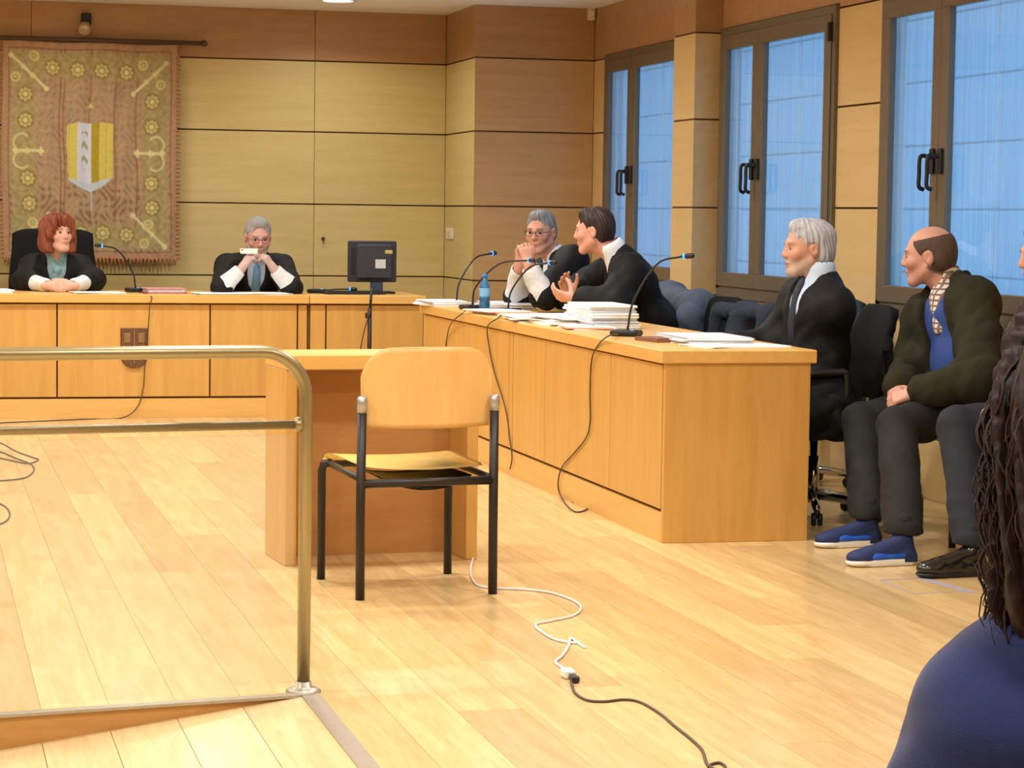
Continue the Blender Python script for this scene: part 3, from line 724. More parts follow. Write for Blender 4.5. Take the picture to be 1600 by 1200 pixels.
class Fig:
    def __init__(s, label, loc, hc, face, up, nb, pelvis, bf, shw=.175, scale=1.0, group=None):
        s.hc, s.nb, s.pv = V3(hc), V3(nb), V3(pelvis); s.HR = frame(face, up); s.s = scale
        s.bu = nrm(s.nb - s.pv); s.BR = frame(np.cross(s.bu, np.cross(bf, s.bu)), s.bu)
        # frame(): forward kept perpendicular to the spine
        s.root = thing('person', loc, label, 'person', group); s.shw = shw
        s.br, s.bf = s.BR[:, 0], s.BR[:, 1]
        s.sh = {'R': s.nb + s.br * shw - s.bu * .078, 'L': s.nb - s.br * shw - s.bu * .078}
        s.hip = {'R': s.pv + s.br * .09, 'L': s.pv - s.br * .09}
        s.arm = {}; s.leg = {}; s.hands = []; 
    def t(s, a): return s.pv + (s.nb - s.pv) * a
    def body(s, skin, brow, beard=None, bk=.6, h=.006, extra=(), lips=(176, 98, 88), ring=None):
        c, R = s.hc, s.HR
        P = head_prims(c, R, s.s)
        P += [C(c + R @ np.array([0, -.020, -.055]), s.nb + s.bu * .0, .056 * s.s, .058, .03)]
        P += [E_(s.t(.0), (.150, .10, .11), s.BR, .04), E_(s.t(.35), (.128, .090, .14), s.BR, .04), E_(s.t(.72) - s.bf * .0, (.150, .098, .15), s.BR, .04), C(s.sh['L'] + s.br * .02, s.sh['R'] - s.br * .02, .042, .042, .04)]
        for k, (e, w) in s.arm.items():
            P += [C(s.sh[k], e, .044, .036, .02), C(e, w, .036, .025, .02)]
        for k, (kn, an) in s.leg.items():
            P += [C(s.hip[k], kn, .070, .052, .03), C(kn, an + [0, 0, .01], .050, .030, .02), C(an + [0, 0, -.02], an + s.legdir * .12 + np.array([0, 0, -.055]), .026, .018, .01)]
        for hd in s.hands: P += hand_prims(*hd[0], **hd[1])
        P += list(extra)
        o = solid_obj('body', P, h, M['skin'], s.root, colf=head_col(c, R, s.s, skin, brow, beard, bk, lips, ring))
        eyes(c, R, s.s, s.root); return o
    def hair(s, kind, m, h=.0042, a=.003):
        k = s.s; c = s.hc
        P = hair_prims(kind, np.zeros(3), s.HR)
        P = [(q[0],) + tuple((c + v * k if (i == 0 or (i == 1 and q[0][-1] == 'c')) else (v if getattr(v, 'ndim', 0) == 2 else v * k)) for i, v in enumerate(q[1:])) for q in P]
        return solid_obj('hair', P, h, HM[m], s.root, disp=hair_disp(c, s.HR, a))
    def garment(s, name, m, grow=0., sleeve=None, legs=0, v=None, collar=0, h=.009, fold=.006, seed=0., hem=None, shr=.050, arm_r=(.066, .070, .075), extra=(), wide=0, disp=True):
        """torso garment; sleeve = fraction of the forearm covered (None: sleeveless); v = depth of the front opening"""
        g = grow
        P = [E_(s.t(.02), (.172 + g + wide, .125 + g, .13), s.BR, .05), E_(s.t(.38), (.155 + g + wide, .118 + g, .16), s.BR, .05), E_(s.t(.74), (.168 + g, .120 + g, .15 + g), s.BR, .05),
             C(s.nb - s.bu * .035, s.sh['R'], .056 + g * .6, .050 + g, .05), C(s.nb - s.bu * .035, s.sh['L'], .056 + g * .6, .050 + g, .05),
             C(s.sh['L'] + s.br * .015, s.sh['R'] - s.br * .015, shr + g, shr + g, .05), C(s.nb - s.bu * .05, s.nb - s.bu * .005, .085 + g, .062 + g, .04)]
        if sleeve is not None:
            for k, (e, w) in s.arm.items():
                P += [C(s.sh[k], e, arm_r[0] + g * .6, arm_r[1] + g * .5, .055)]
                if sleeve > 0: P += [C(e, e + (w - e) * sleeve, arm_r[1] + g * .5, arm_r[2] + g * .5, .03)]
        if legs:
            for k, (kn, an) in s.leg.items(): P += [C(s.hip[k], s.hip[k] + (kn - s.hip[k]) * legs, .105 + g, .095 + g, .05)]
        P += list(extra)
        if v: P += [mC(s.nb + s.bf * .10 + s.bu * .03, s.nb + s.bf * .19 - s.bu * v, .088, .012, .01)]
        P += [mC(s.nb - s.bu * .005 + s.bf * .015, s.nb + s.bu * .12 + s.bf * .03, .062 + collar, .085, .008)]
        return solid_obj(name, P, h, m, s.root, disp=fold_disp(s.pv, s.BR, fold, seed) if fold else None)
    def shirt(s, m, h=.0055, collar=.040, rr=.066):
        P = [E_(s.t(.38), (.140, .104, .15), s.BR, .05), E_(s.t(.74), (.150, .112, .145), s.BR, .05), C(s.sh['L'] + s.br * .03, s.sh['R'] - s.br * .03, .052, .052, .05), C(s.nb - s.bu * .04, s.nb + s.bu * collar, .072, rr, .03)]
        P += [mC(s.nb + s.bu * .02, s.nb + s.bu * .14, .056, .058, .004), mC(s.nb + s.bf * .075 + s.bu * .055, s.nb + s.bf * .085 - s.bu * .01, .035, .005, .004)]
        return solid_obj('shirt', P, h, m, s.root)
    def tie(s, m, L=.32, w=.032, y=.118):
        a = s.nb + s.bf * .078 - s.bu * .012; pts = [a, s.nb + s.bf * (y - .008) - s.bu * .08, s.nb + s.bf * (y + .004) - s.bu * .18, s.nb + s.bf * y - s.bu * L]
        P = [E_(a, (.018, .013, .016), s.BR, .008)]
        for i in range(3): P += [E_(pts[i] + (pts[i + 1] - pts[i]) * q, (w * (.5 + .5 * (i + q) / 3), .010, .045), s.BR, .02) for q in (.1, .45, .8)]
        return solid_obj('tie', P, .006, m, s.root)
    def cuffs(s, m, a=.35, b=.92, r0=.052, r1=.046, h=.006, amp=.004):
        for k, (e, w) in s.arm.items():
            ax_ = nrm(w - e)
            P = [C(e + (w - e) * a, e + (w - e) * b, r0, r1, .01), mC(e + (w - e) * (b + .02), e + (w - e) * (b + .3), r1 - .012, r1 + .01, .004)]
            solid_obj('lace_cuff', P, h, m, s.root, disp=fold_disp(e, frame(ax_, (0, 0.1, 1)), amp, .5))
    def trousers(s, m, seed=0., r=(.098, .082, .072, .070), lo=.10, h=.008):
        P = [E_(s.t(.0), (.172, .128, .12), s.BR, .05)]
        for k, (kn, an) in s.leg.items():
            d = an - kn; end = kn + d * ((kn[2] - lo) / max(.01, -d[2])) if d[2] < -.1 else an
            P += [C(s.hip[k], kn, r[0], r[1], .04), C(kn, end, r[1] - .004, r[3], .02), mB((end[0], end[1], lo - .08), (.12, .12, .075), I3, .006)]
        return solid_obj('trousers', P, h, m, s.root, disp=fold_disp(s.pv, I3, .006, seed))
def shoe(name, heel, toe, m_up, m_sole, parent, sport=False, L=.285):
    """heel and toe give direction on the floor"""
    f = nrm(V3(toe) - V3(heel)); R = frame(f, (0, 0, 1)); h0 = V3(heel); g = lambda x, y, z: h0 + R @ np.array([x, y, z])
    P = [Bx(g(0, .05, .020), (.028, .05, .016), R, .02), C(g(0, .03, .035), g(0, L - .09, .032), .034, .040, .02), E_(g(0, L - .055, .034), (.043, .055, .030), R, .02), C(g(0, .035, .05), g(0, .045, .105), .034, .036, .02), C(g(0, .07, .085), g(0, L - .10, .045), .032, .028, .02),
         mC(g(0, .04, .115), g(0, .045, .15), .030, .04, .006), mB(g(0, L / 2, -.02), (.2, .3, .028), R, .004)]
    up = solid_obj(name, P, .0045, m_up, parent)
    solid_obj('shoe_opening', [C(g(0, .038, .10), g(0, .05, .112), .031, .033, .01)], .005, M['black'], up)
    P = [C(g(0, .032, .012), g(0, L - .10, .012), .036, .042, .01), E_(g(0, L - .056, .014), (.047, .058, .017), R, .01), mB(g(0, L / 2, -.05), (.3, .4, .05), R, .003), mB(g(0, L / 2, .062 if sport else .054), (.3, .4, .034), R, .003)]
    if sport: P = [C(g(0, .034, .016), g(0, L - .10, .014), .041, .047, .01), E_(g(0, L - .058, .016), (.050, .060, .020), R, .01), mB(g(0, L / 2, -.05), (.3, .4, .05), R, .003), mB(g(0, L * .70, .066), (.3, .14, .036), R, .01), mB(g(0, .02, .083), (.3, .12, .040), R, .01)]
    so = solid_obj('sole', P, .004, m_sole, up)
    if sport:
        bl_ = mat('bright_blue_mesh', (24, 84, 190), .6)
        P = [C(g(0, L - .12, .032), g(0, L - .048, .030), .0435, .040, .01), C(g(.024, .03, .040), g(.034, L - .1, .032), .014, .014, .01), C(g(-.024, .03, .040), g(-.034, L - .1, .032), .014, .014, .01), mB(g(0, L / 2, -.02), (.2, .3, .05), R, .003), mB(g(0, L / 2, .086), (.2, .3, .032), R, .003)]
        solid_obj('toe_overlay', P, .004, bl_, up)
        for sx in (-1, 1):
            box('air_window', -.003, .003, -.030, .026, -.009, .009, M['navy'], so, .002, Matrix.Translation(Vector(g(sx * .0405, .035, .023))) @ Matrix(R.tolist()).to_4x4())
    bm = bmesh.new()
    for i in range(4):
        y = .095 + i * .026; z = .104 - i * .014
        bm_tube(bm, [g(-.024, y, z - .006), g(0, y + .004, z + .006), g(.024, y, z - .006)], .0028, 6)
    from_bm('laces', bm, M['black'] if not sport else M['navy'], up, True)
    return up
M['navy'] = mat('navy_trim', (24, 36, 74), .6)

# ------------------------------------------------------------------ brass balustrade with a glass infill
post = atZ(474, 1081, 0); ax = post[0]; ay = post[1]
dr = Vector((-math.cos(ang), -math.sin(ang), 0))
bl = thing('balustrade', (ax, ay, 0), 'brass tube handrail with glass infill along the platform edge', 'railing')
P0 = Vector((ax, ay, 0)); zt = .955
pts = [P0 + Vector((0, 0, .01)), P0 + Vector((0.002, 0, zt - .14))]
for k in range(1, 9):
    a = math.pi / 2 * k / 8
    pts.append(P0 + dr * (.13 * (1 - math.cos(a))) + Vector((.002, 0, zt - .13 + .13 * math.sin(a))))
pts.append(P0 + dr * 5.0 + Vector((0, 0, zt + .0)))
tube('handrail', pts, .0185, M['brass'], bl, 16)
tube('mid_rail', [P0 + dr * .02 + Vector((0, 0, .752)), P0 + dr * 5.0 + Vector((0, 0, .752))], .0125, M['brass'], bl, 12)
lathe('rail_knob', [(.001, -.004), (.018, 0), (.022, .012), (.014, .024), (.001, .026)], P0 + dr * .03 + Vector((0, 0, .752)), M['brass'], bl, 14, tuple(-dr))
lathe('base_flange', [(.05, 0), (.05, .006), (.038, .012), (.024, .016), (.022, .03)], P0, M['steel'], bl, 24)
Rg = Matrix.Translation(P0) @ Matrix.Rotation(ang, 4, 'Z')
box('glass_panel', -4.9, -.035, -.005, .005, .012, .725, M['rail_glass'], bl, 0, Rg)
tube('post', [P0 + dr * 2.4 + Vector((0, 0, .005)), P0 + dr * 2.4 + Vector((0, 0, zt))], .02, M['brass'], bl, 12)

# ------------------------------------------------------------------ small witness table
a8 = math.radians(4.5)
WT = thing('witness_table', (1.72, 9.05, 0), 'small open-backed light-wood table behind the empty chair', 'table')
Rw = Matrix.Translation((1.345, 8.835, 0)) @ Matrix.Rotation(a8, 4, 'Z')
TW = .765; TD = .34
box('tabletop', -.001, TW + .003, -.010, TD + .01, .745, .802, M['desk_h'], WT, .004, Rw)
box('side_panel', 0, .045, 0, TD, 0, .744, M['desk'], WT, .003, Rw)
box('side_panel', TW - .045, TW, 0, TD, 0, .744, M['desk'], WT, .003, Rw)
box('back_panel', .046, TW - .046, TD - .10, TD - .08, 0.0, .744, M['desk_in'], WT, 0, Rw)

# ------------------------------------------------------------------ plywood chairs
def ply_chair(loc, rz, label):
    c = thing('plywood_chair', (0, 0, 0), label, 'chair', None)
    hw = .245
    for sx in (-1, 1):
        r = tube('leg', [(sx * hw, -.25, 0.0), (sx * hw, -.245, .30), (sx * (hw - .002), -.25, .655)], .0165, M['blackmetal'], c, 12)
        tube('end_cap', [(sx * (hw - .002), -.25, .652), (sx * (hw - .002), -.251, .703), (sx * (hw - .002), -.251, .708)], [.018, .018, .012], M['silver'], r, 12)
        tube('leg', [(sx * hw, .24, 0), (sx * hw, .24, .40), (sx * (hw - .005), .232, .425), (sx * (hw - .02), .20, .432)], .0155, M['blackmetal'], c, 12)
        tube('seat_rail', [(sx * (hw - .02), .21, .430), (sx * (hw - .01), -.24, .415)], .012, M['blackmetal'], c, 10)
    tube('cross_rail', [(-hw, -.247, .405), (hw, -.247, .405)], .0155, M['blackmetal'], c, 10)
    tube('cross_rail', [(-hw + .02, .20, .428), (hw - .02, .20, .428)], .012, M['blackmetal'], c, 10)
    # dark shell under the seat
    bm = bmesh.new(); nx, ny = 12, 6; g = []
    for i in range(nx + 1):
        row = []
        for j in range(ny + 1):
            u = i / nx * 2 - 1; v = j / ny
            row.append(bm.verts.new((u * .17, -.235 + v * .36, .425 - .05 * (1 - u * u) ** .8 * (1 - .6 * v))))
        g.append(row)
    for i in range(nx):
        for j in range(ny): bm.faces.new((g[i][j], g[i + 1][j], g[i + 1][j + 1], g[i][j + 1]))
    bmesh.ops.solidify(bm, geom=bm.faces[:], thickness=-.012)
    from_bm('under_shell', bm, M['black'], c, True)
    # seat: thin moulded plywood with a dished rear and waterfall front
    bm = bmesh.new(); nx, ny = 16, 16; g = []
    for i in range(nx + 1):
        row = []
        for j in range(ny + 1):
            u = i / nx * 2 - 1; v = j / ny
            hwid = .222 + .016 * v if v > .12 else .208 + .014 * v / .12
            y = -.232 + v * .485
            z = .448 + .012 * v + .010 * u * u - .012 * math.sin(math.pi * min(1, v * 1.2)) * (1 - u * u) - (.03 * ((v - .88) / .12) ** 2 if v > .88 else 0)
            if j == 0: y += -.012 * (1 - u * u)
            row.append(bm.verts.new((u * hwid, y, z)))
        g.append(row)
    for i in range(nx):
        for j in range(ny): bm.faces.new((g[i][j], g[i + 1][j], g[i + 1][j + 1], g[i][j + 1]))
    bmesh.ops.solidify(bm, geom=bm.faces[:], thickness=.011)
    from_bm('seat', bm, M['seatwood'], c, True)
    # backrest, curved in plan with round upper corners
    bm = bmesh.new(); nx, nz = 36, 14; g = []; w = .238; z0, z1 = .592, .878
    for i in range(nx + 1):
        u = math.sin((i / nx - .5) * math.pi); row = []
        tt_ = max(0, (abs(u) - .60) / .40); top = z1 - .008 * u * u - .10 * (1 - math.sqrt(max(0, 1 - tt_ * tt_))); bot = z0 + .006 * u * u
        for j in range(nz + 1):
            v = j / nz; z = bot + (top - bot) * v
            ww = w * (1 - .02 * (1 - v))
            row.append(bm.verts.new((u * ww, -.222 - .035 * (1 - u * u) + .0 - .015 * v, z)))
        g.append(row)
    for i in range(nx):
        for j in range(nz): bm.faces.new((g[i][j], g[i + 1][j], g[i + 1][j + 1], g[i][j + 1]))
    bmesh.ops.recalc_face_normals(bm, faces=bm.faces)
    bmesh.ops.solidify(bm, geom=bm.faces[:], thickness=.010)
    from_bm('backrest', bm, M['chairwood'], c, True)
    c.location = loc; c.rotation_euler = (0, 0, rz); ORG[c.name] = Vector(loc)
    return c
ch0 = ply_chair((1.700, 8.295, 0), math.radians(6.5), 'empty light-plywood chair with black tube legs seen from behind')

# ------------------------------------------------------------------ office chairs
def office_chair(loc, rz, label, fab, bh=.52, bw=.25, arms=True, seat=.46, sq=1.0):
    """faces local +Y"""
    c = thing('office_chair', (0, 0, 0), label, 'chair')
    lathe('column', [(.028, .07), (.028, .28), (.018, .28), (.018, seat - .05)], (0, 0, 0), M['chrome'], c, 14)
    for k in range(5):
        a = 2 * math.pi * k / 5 + .3; d = Vector((math.cos(a), math.sin(a), 0))
        lg = tube('base_arm', [d * .02 + Vector((0, 0, .105)), d * .30 + Vector((0, 0, .072))], [.024, .016], M['chrome'], c, 10)
        bm = bmesh.new(); pz = d * .30
        for s in (-1, 1):
            q = pz + Vector((-d.y, d.x, 0)) * s * .014
            bm_lathe(bm, [(.006, -.011), (.027, -.010), (.029, 0), (.027, .010), (.006, .011)], (q.x, q.y, .03), 14, (-d.y, d.x, 0))
        bm_box(bm, pz.x - .010, pz.x + .010, pz.y - .010, pz.y + .010, .035, .068)
        from_bm('castor', bm, M['black'], lg, True)
    bm = bmesh.new(); bm_box(bm, -.24, .24, -.22, .24, seat - .05, seat + .02, .03); from_bm('seat', bm, fab, c, True)
    bm = bmesh.new(); nx, nz = 18, 18; g = []
    for i in range(nx + 1):
        u = i / nx * 2 - 1; row = []
        for j in range(nz + 1):
            v = j / nz
            hwid = bw * (1 - .2 * sq + .2 * sq * math.sin(math.pi * min(1, v * 1.1 + .12)))
            drop = .09 * sq * max(0, (abs(u) - .5) / .5) ** 2.4
            z = seat + .08 + (bh - (drop if v > .5 else -drop) * abs(2 * v - 1)) * v + (drop * (1 - v) if v < .5 else 0)
            row.append(bm.verts.new((u * hwid, -.22 - .03 * (1 - u * u) - .06 * v * v + .02 * math.sin(v * 3.1), z)))
        g.append(row)
    for i in range(nx):
        for j in range(nz): bm.faces.new((g[i][j], g[i + 1][j], g[i + 1][j + 1], g[i][j + 1]))
    bmesh.ops.recalc_face_normals(bm, faces=bm.faces); bmesh.ops.solidify(bm, geom=bm.faces[:], thickness=.045)
    from_bm('backrest', bm, fab, c, True)
    tube('back_bracket', [(0, -.10, seat - .05), (0, -.27, seat - .03), (0, -.285, seat + .25)], .018, M['black'], c, 8)
    if arms:
        for s in (-1, 1):
            tube('armrest', spline([(s * .20, -.02, seat - .04), (s * .275, -.02, seat), (s * .28, -.03, seat + .19), (s * .275, .02, seat + .21), (s * .27, .17, seat + .205)], 4), .018, M['black'], c, 8)
    c.location = loc; c.rotation_euler = (0, 0, rz); ORG[c.name] = Vector(loc)
    return c
office_chair((.915, 16.45, .0), math.pi, 'black high-backed office chair behind the red-haired judge', M['fabric_k'], .66, .295, False, .46, .35)
office_chair((2.22, 16.40, 0), math.pi, 'black office chair hidden behind the judge holding a phone', M['fabric_k'], .36, .24, False)
office_chair((3.98, 13.30, 0), math.pi / 2 + .2, 'black office chair under the grey-haired advocate with glasses', M['fabric_k'], .30, .24, False)
office_chair((4.10, 12.45, 0), math.pi / 2 + .3, 'black office chair under the dark-haired advocate, grey coat over its back', M['fabric_k'], .36, .24, False)
office_chair((4.25, 11.15, 0), math.pi / 2 + .1, 'empty dark blue office chair between the two advocates', M['fabric_b'], .40, .27, True)
office_chair((3.90, 9.93, 0), math.pi / 2 + .02, 'black fabric office chair under the white-haired advocate', M['fabric_k'], .42, .25, True)
# ply chairs along the wall for the two seated men
dup(ch0, (4.36, 9.17, 0), math.pi / 2, 'light-plywood chair under the bald man in green jacket')
dup(ch0, (4.42, 8.50, 0), math.pi / 2, 'light-plywood chair with yellow back at the right edge behind the bald man')
dup(ch0, (1.30, 2.02, 0), 0.0, 'light-plywood chair under the woman in the foreground')

# ------------------------------------------------------------------ tapestry
TY = 17.33
def tapestry():
    x0, x1 = .59, 1.832; zt_, zb = 2.525, 0.985
    t = thing('tapestry', (1.21, TY, zt_), 'large brown and gold heraldic tapestry hanging from a dark rod', 'tapestry')
    nx, nz = 200, 250
    U, V = np.meshgrid(np.linspace(0, 1, nx + 1), np.linspace(0, 1, nz + 1), indexing='ij')
    # pattern coordinates in crop units: cx 10..900, cy 60..1130
    CX = 10 + U * 890; CYY = 60 + V * 1070
    X_ = x0 + (x1 - x0) * U + .004 * np.sin(V * 9); Z_ = zt_ - (zt_ - zb) * V + .004 * np.sin(U * 14)
    Yd = TY - .018 - .010 * np.sin(U * 31 + 1.2 * np.sin(V * 3)) * (.4 + .6 * V) - .006 * np.sin(U * 71 + V * 4) - .016 * V
    rg = np.random.RandomState(4)
    def sm(a, w): return np.clip(.5 - a / w, 0, 1)
    base = np.array([172, 148, 118.]); col = np.ones(U.shape + (3,)) * base
    def mix(mask, c, k=1.0):
        nonlocal col
        mk = (mask * k)[..., None]; col = col * (1 - mk) + np.array(c, float) * mk
    # vine-like brown scrolls on the field
    sc = np.sin(CX / 11 + 2.6 * np.sin(CYY / 23)) * np.sin(CYY / 13 + 2.6 * np.sin(CX / 19))
    mix(np.clip((sc - .35) * 2.2, 0, 1), (150, 114, 86), .5)
    mix(np.clip((-sc - .45) * 2.2, 0, 1), (198, 160, 112), .6)
    low = np.clip((CYY - 700) / 120, 0, 1); mix(np.clip((sc - .1) * 2, 0, 1) * low, (134, 98, 72), .55)
    for fx in (302, 322, 455, 580, 690):  # vertical folds of the cloth, their crease shade painted as dark lines
        mix(sm(np.abs(CX - fx - 6 * np.sin(CYY / 90)) - 4, 8), (132, 82, 54), .55)
    # olive border band
    dx = np.minimum(CX - 10, 900 - CX); dy = np.minimum(CYY - 60, 1130 - CYY); d = np.minimum(dx, dy)
    wob = 14 * np.sin(CX / 33) * np.sin(CYY / 29)
    band = sm(np.abs(d - 112 + wob) - 62, 26); mix(band, (170, 158, 110), .8)
    sc2 = np.sin(CX / 9 + np.sin(CYY / 13)) * np.sin(CYY / 10 + np.sin(CX / 15))
    mix(np.clip(sc2 - .2, 0, 1) * band, (188, 176, 118), .7); mix(np.clip(-sc2 - .3, 0, 1) * band, (146, 128, 84), .6)
    mix(sm(d - 32, 14), (178, 142, 114), .75)
    mix(sm(np.abs(d - 34) - 3, 5), (128, 82, 54), .6)
    gold = (206, 196, 132); pale = (216, 212, 156); dk = (140, 116, 66)
    def disc(cx, cy, r, c, k=1.0): mix(sm(np.hypot(CX - cx, CYY - cy) - r, 7), c, k)
    def ring(cx, cy, r, w, c, k=1.0): mix(sm(np.abs(np.hypot(CX - cx, CYY - cy) - r) - w, 6), c, k)
    for cx, cy in [(262, 185), (388, 193), (510, 198), (636, 200), (125, 322), (128, 450), (140, 737), (145, 862), (768, 342), (768, 467), (768, 750), (768, 872), (515, 1005), (636, 1010), (400, 1005), (275, 1003)]:
        disc(cx, cy, 44, dk, .55)
        ang_ = np.arctan2(CYY - cy, CX - cx); rr = np.hypot(CX - cx, CYY - cy)
        mix(sm(rr - (31 + 4 * np.cos(8 * ang_)), 6), gold, .95); ring(cx, cy, 17, 3, dk, .7); disc(cx, cy, 8, pale)
    def bar(ax_, ay_, bx, by, w, c, k=1.0):
        L2 = (bx - ax_) ** 2 + (by - ay_) ** 2; tt = np.clip(((CX - ax_) * (bx - ax_) + (CYY - ay_) * (by - ay_)) / L2, 0, 1)
        mix(sm(np.hypot(CX - ax_ - tt * (bx - ax_), CYY - ay_ - tt * (by - ay_)) - w, 5), c, k)
    for (a, b, r1, r2) in [((55, 130), (230, 290), (170, 132), (75, 238)), ((840, 152), (670, 305), (722, 160), (812, 258)), ((670, 910), (835, 1070), (748, 955), (728, 1050)), ((240, 910), (75, 1070), (160, 955), (180, 1050))]:
        bar(*a, *b, 7, pale, .95)
        for tq in (0, .35, .6, 1): disc(a[0] + (b[0] - a[0]) * tq, a[1] + (b[1] - a[1]) * tq, 13, pale)
        for r_ in (r1, r2): ring(*r_, 20, 6, gold); disc(*r_, 7, gold)
    for cx, sg in ((112, 1), (792, -1)):
        for cy in (560, 645): 
            an = (CX - cx) * sg < 30
            mix(sm(np.abs(np.hypot(CX - cx, CYY - cy) - 42) - 5, 6) * an, pale, .9)
        bar(cx - 40 * sg, 600, cx + 105 * sg, 598, 7, pale)
        for q in (-35, 30, 95): disc(cx + q * sg, 600, 13, pale)
        bar(cx + 95 * sg, 582, cx + 95 * sg, 618, 5, pale)
    # shield
    poly = [(335, 465), (395, 452), (455, 462), (515, 452), (572, 462), (572, 725), (520, 772), (455, 802), (400, 775), (345, 738)]
    ins = np.zeros(U.shape, bool); j = len(poly) - 1
    for i in range(len(poly)):
        xi, yi = poly[i]; xj, yj = poly[j]
        ins ^= ((yi > CYY) != (yj > CYY)) & (CX < (xj - xi) * (CYY - yi) / (yj - yi + 1e-9) + xi); j = i
    S_ = ins.astype(float)
    mix(S_, (210, 196, 104)); mix(S_ * ((CX > 392) & (CX < 460)), (206, 212, 226)); mix(S_ * ((CX >= 460) & (CX < 503)), (176, 156, 52))
    mix(S_ * ((CX > 345) & (CX < 350)), (190, 180, 90)); mix(S_ * sm(np.abs(CX - 535) - 2, 3), (186, 172, 84), .7)
    ln = np.clip(np.sin(CYY / 11 + np.sin(CX / 6)), 0, 1)
    mix(S_ * ((CX > 414) & (CX < 446) & (CYY > 500) & (CYY < 690)) * ln, (150, 140, 100), .85)
    mix(S_ * (CYY > 760 - np.abs(CX - 455) * .3), (190, 206, 214))
    bar(458, 800, 458, 890, 4, (180, 192, 186)); disc(455, 372, 10, gold); bar(440, 380, 470, 380, 3, gold)
    col += (rg.rand(*U.shape, 1) - .5) * 16
    vid = np.arange((nx + 1) * (nz + 1)).reshape(nx + 1, nz + 1)
    fq = np.stack([vid[:-1, :-1], vid[:-1, 1:], vid[1:, 1:], vid[1:, :-1]], -1).reshape(-1, 4)
    verts = np.stack([X_, Yd, Z_], -1).reshape(-1, 3)
    me = np_mesh('cloth', verts, fq)
    set_col(me, np.array([[((v / 12.92) if v <= .04045 else ((v + .055) / 1.055) ** 2.4) for v in c] for c in np.clip(col.reshape(-1, 3) / 255, 0, 1)]))
    mesh_obj('cloth', me, mat('tapestry_weave', (0, 0, 0), .9, noise=.05, nscale=200, attr='Col', spec=.1), t)
    # fringe tassels
    bm = bmesh.new(); rr = random.Random(2)
    n = 46
    for i in range(n):
        x = x0 + .012 + (x1 - x0 - .024) * i / (n - 1)
        bm_tube(bm, [(x, TY - .04, zb + .012), (x + rr.uniform(-.004, .004), TY - .042, zb - .01), (x + rr.uniform(-.008, .008), TY - .04, zb - .040 - rr.random() * .012)], [.010, .009, .004], 5)
    for sx in (x0, x1):
        for i in range(52):
            z = zt_ - .02 - (zt_ - zb - .03) * i / 51; s = -1 if sx == x0 else 1
            bm_tube(bm, [(sx - s * .006, TY - .025 - .012 * i / 51, z), (sx + s * .022, TY - .025 - .012 * i / 51, z - .008)], [.009, .004], 5)
    o = from_bm('fringe', bm, mat('fringe_wool', (176, 120, 82), .9, noise=.15, nscale=120), t, True); o['kind'] = 'stuff'
    return t

# ------------------------------------------------------------------ microphones
def mic(base, head, label, led_dir=None, led_r=.011, two=False, cable=None):
    b = Vector(base); h = Vector(head)
    m = thing('desk_microphone', base, label, 'microphone', 'gooseneck desk microphones')
    dirh = Vector((h.x - b.x, h.y - b.y, 0)); 
    if dirh.length < 1e-3: dirh = Vector((0, -1, 0))
    dirh.normalize()
    rot = math.atan2(dirh.y, dirh.x)
    R_ = Matrix.Translation(b) @ Matrix.Rotation(rot, 4, 'Z')
    box('mic_base', -.07, .06, -.055, .055, 0, .028, M['black'], m, .008, R_)
    bm = bmesh.new(); bm_lathe(bm, [(.006, 0), (.006, .003), (.001, .004)], b + Vector((0.01, -.035, .028)), 10); from_bm('base_light', bm, M['led'], m)
    L_ = (h - b)
    p1 = b + Vector((0, 0, .026)); p2 = b + dirh * (L_.length * .06) + Vector((0, 0, L_.z * .45)); p3 = b + dirh * (math.hypot(L_.x, L_.y) * .45) + Vector((0, 0, L_.z * .90))
    e = h - dirh * .05 + Vector((0, 0, .0))
    pts = spline([p1, p2, p3, e], 8)
    tube('gooseneck', pts, .0052, M['black'], m, 8)
    d = (Vector(tuple(e)) - Vector(tuple(pts[-3]))).normalized()
    d = (d * .4 + dirh * .6).normalized()
    hd = Vector(tuple(e))
    lathe('mic_head', [(.004, 0), (.010, .002), (.0115, .012), (.0125, .02), (.0125, .050), (.008, .058), (.001, .060)], hd, M['black'], m, 14, tuple(d))
    lathe('light_ring', [(.0112, .006), (.0130, .008), (.0130, .015), (.0112, .017)], hd, M['led'], m, 14, tuple(d))
    bm = bmesh.new(); toc = (Vector(CAMO) - hd); s = Vector((-d.y, d.x, 0));
    return m
mic((1.40, 15.78, .797), atY(150, 384, 15.70), 'gooseneck microphone with blue ring standing left of the pink folder')
mic((2.62, 15.75, .797), atY(556, 452, 15.62), 'low black microphone lying left of the monitor')
mic((3.12, 13.78, .797), atX(774, 396, 3.42), 'gooseneck microphone at the far end of the side desk')
mic((3.07, 13.15, .797), atX(833, 407, 3.24), 'gooseneck microphone behind the blue water bottle')
mic((3.18, 12.75, .797), atX(868, 411, 3.38), 'gooseneck microphone pointing at the grey-haired advocate with glasses')
mic((3.13, 10.30, .797), atX(1082, 401, 3.38), 'tall gooseneck microphone nearest the end of the side desk')

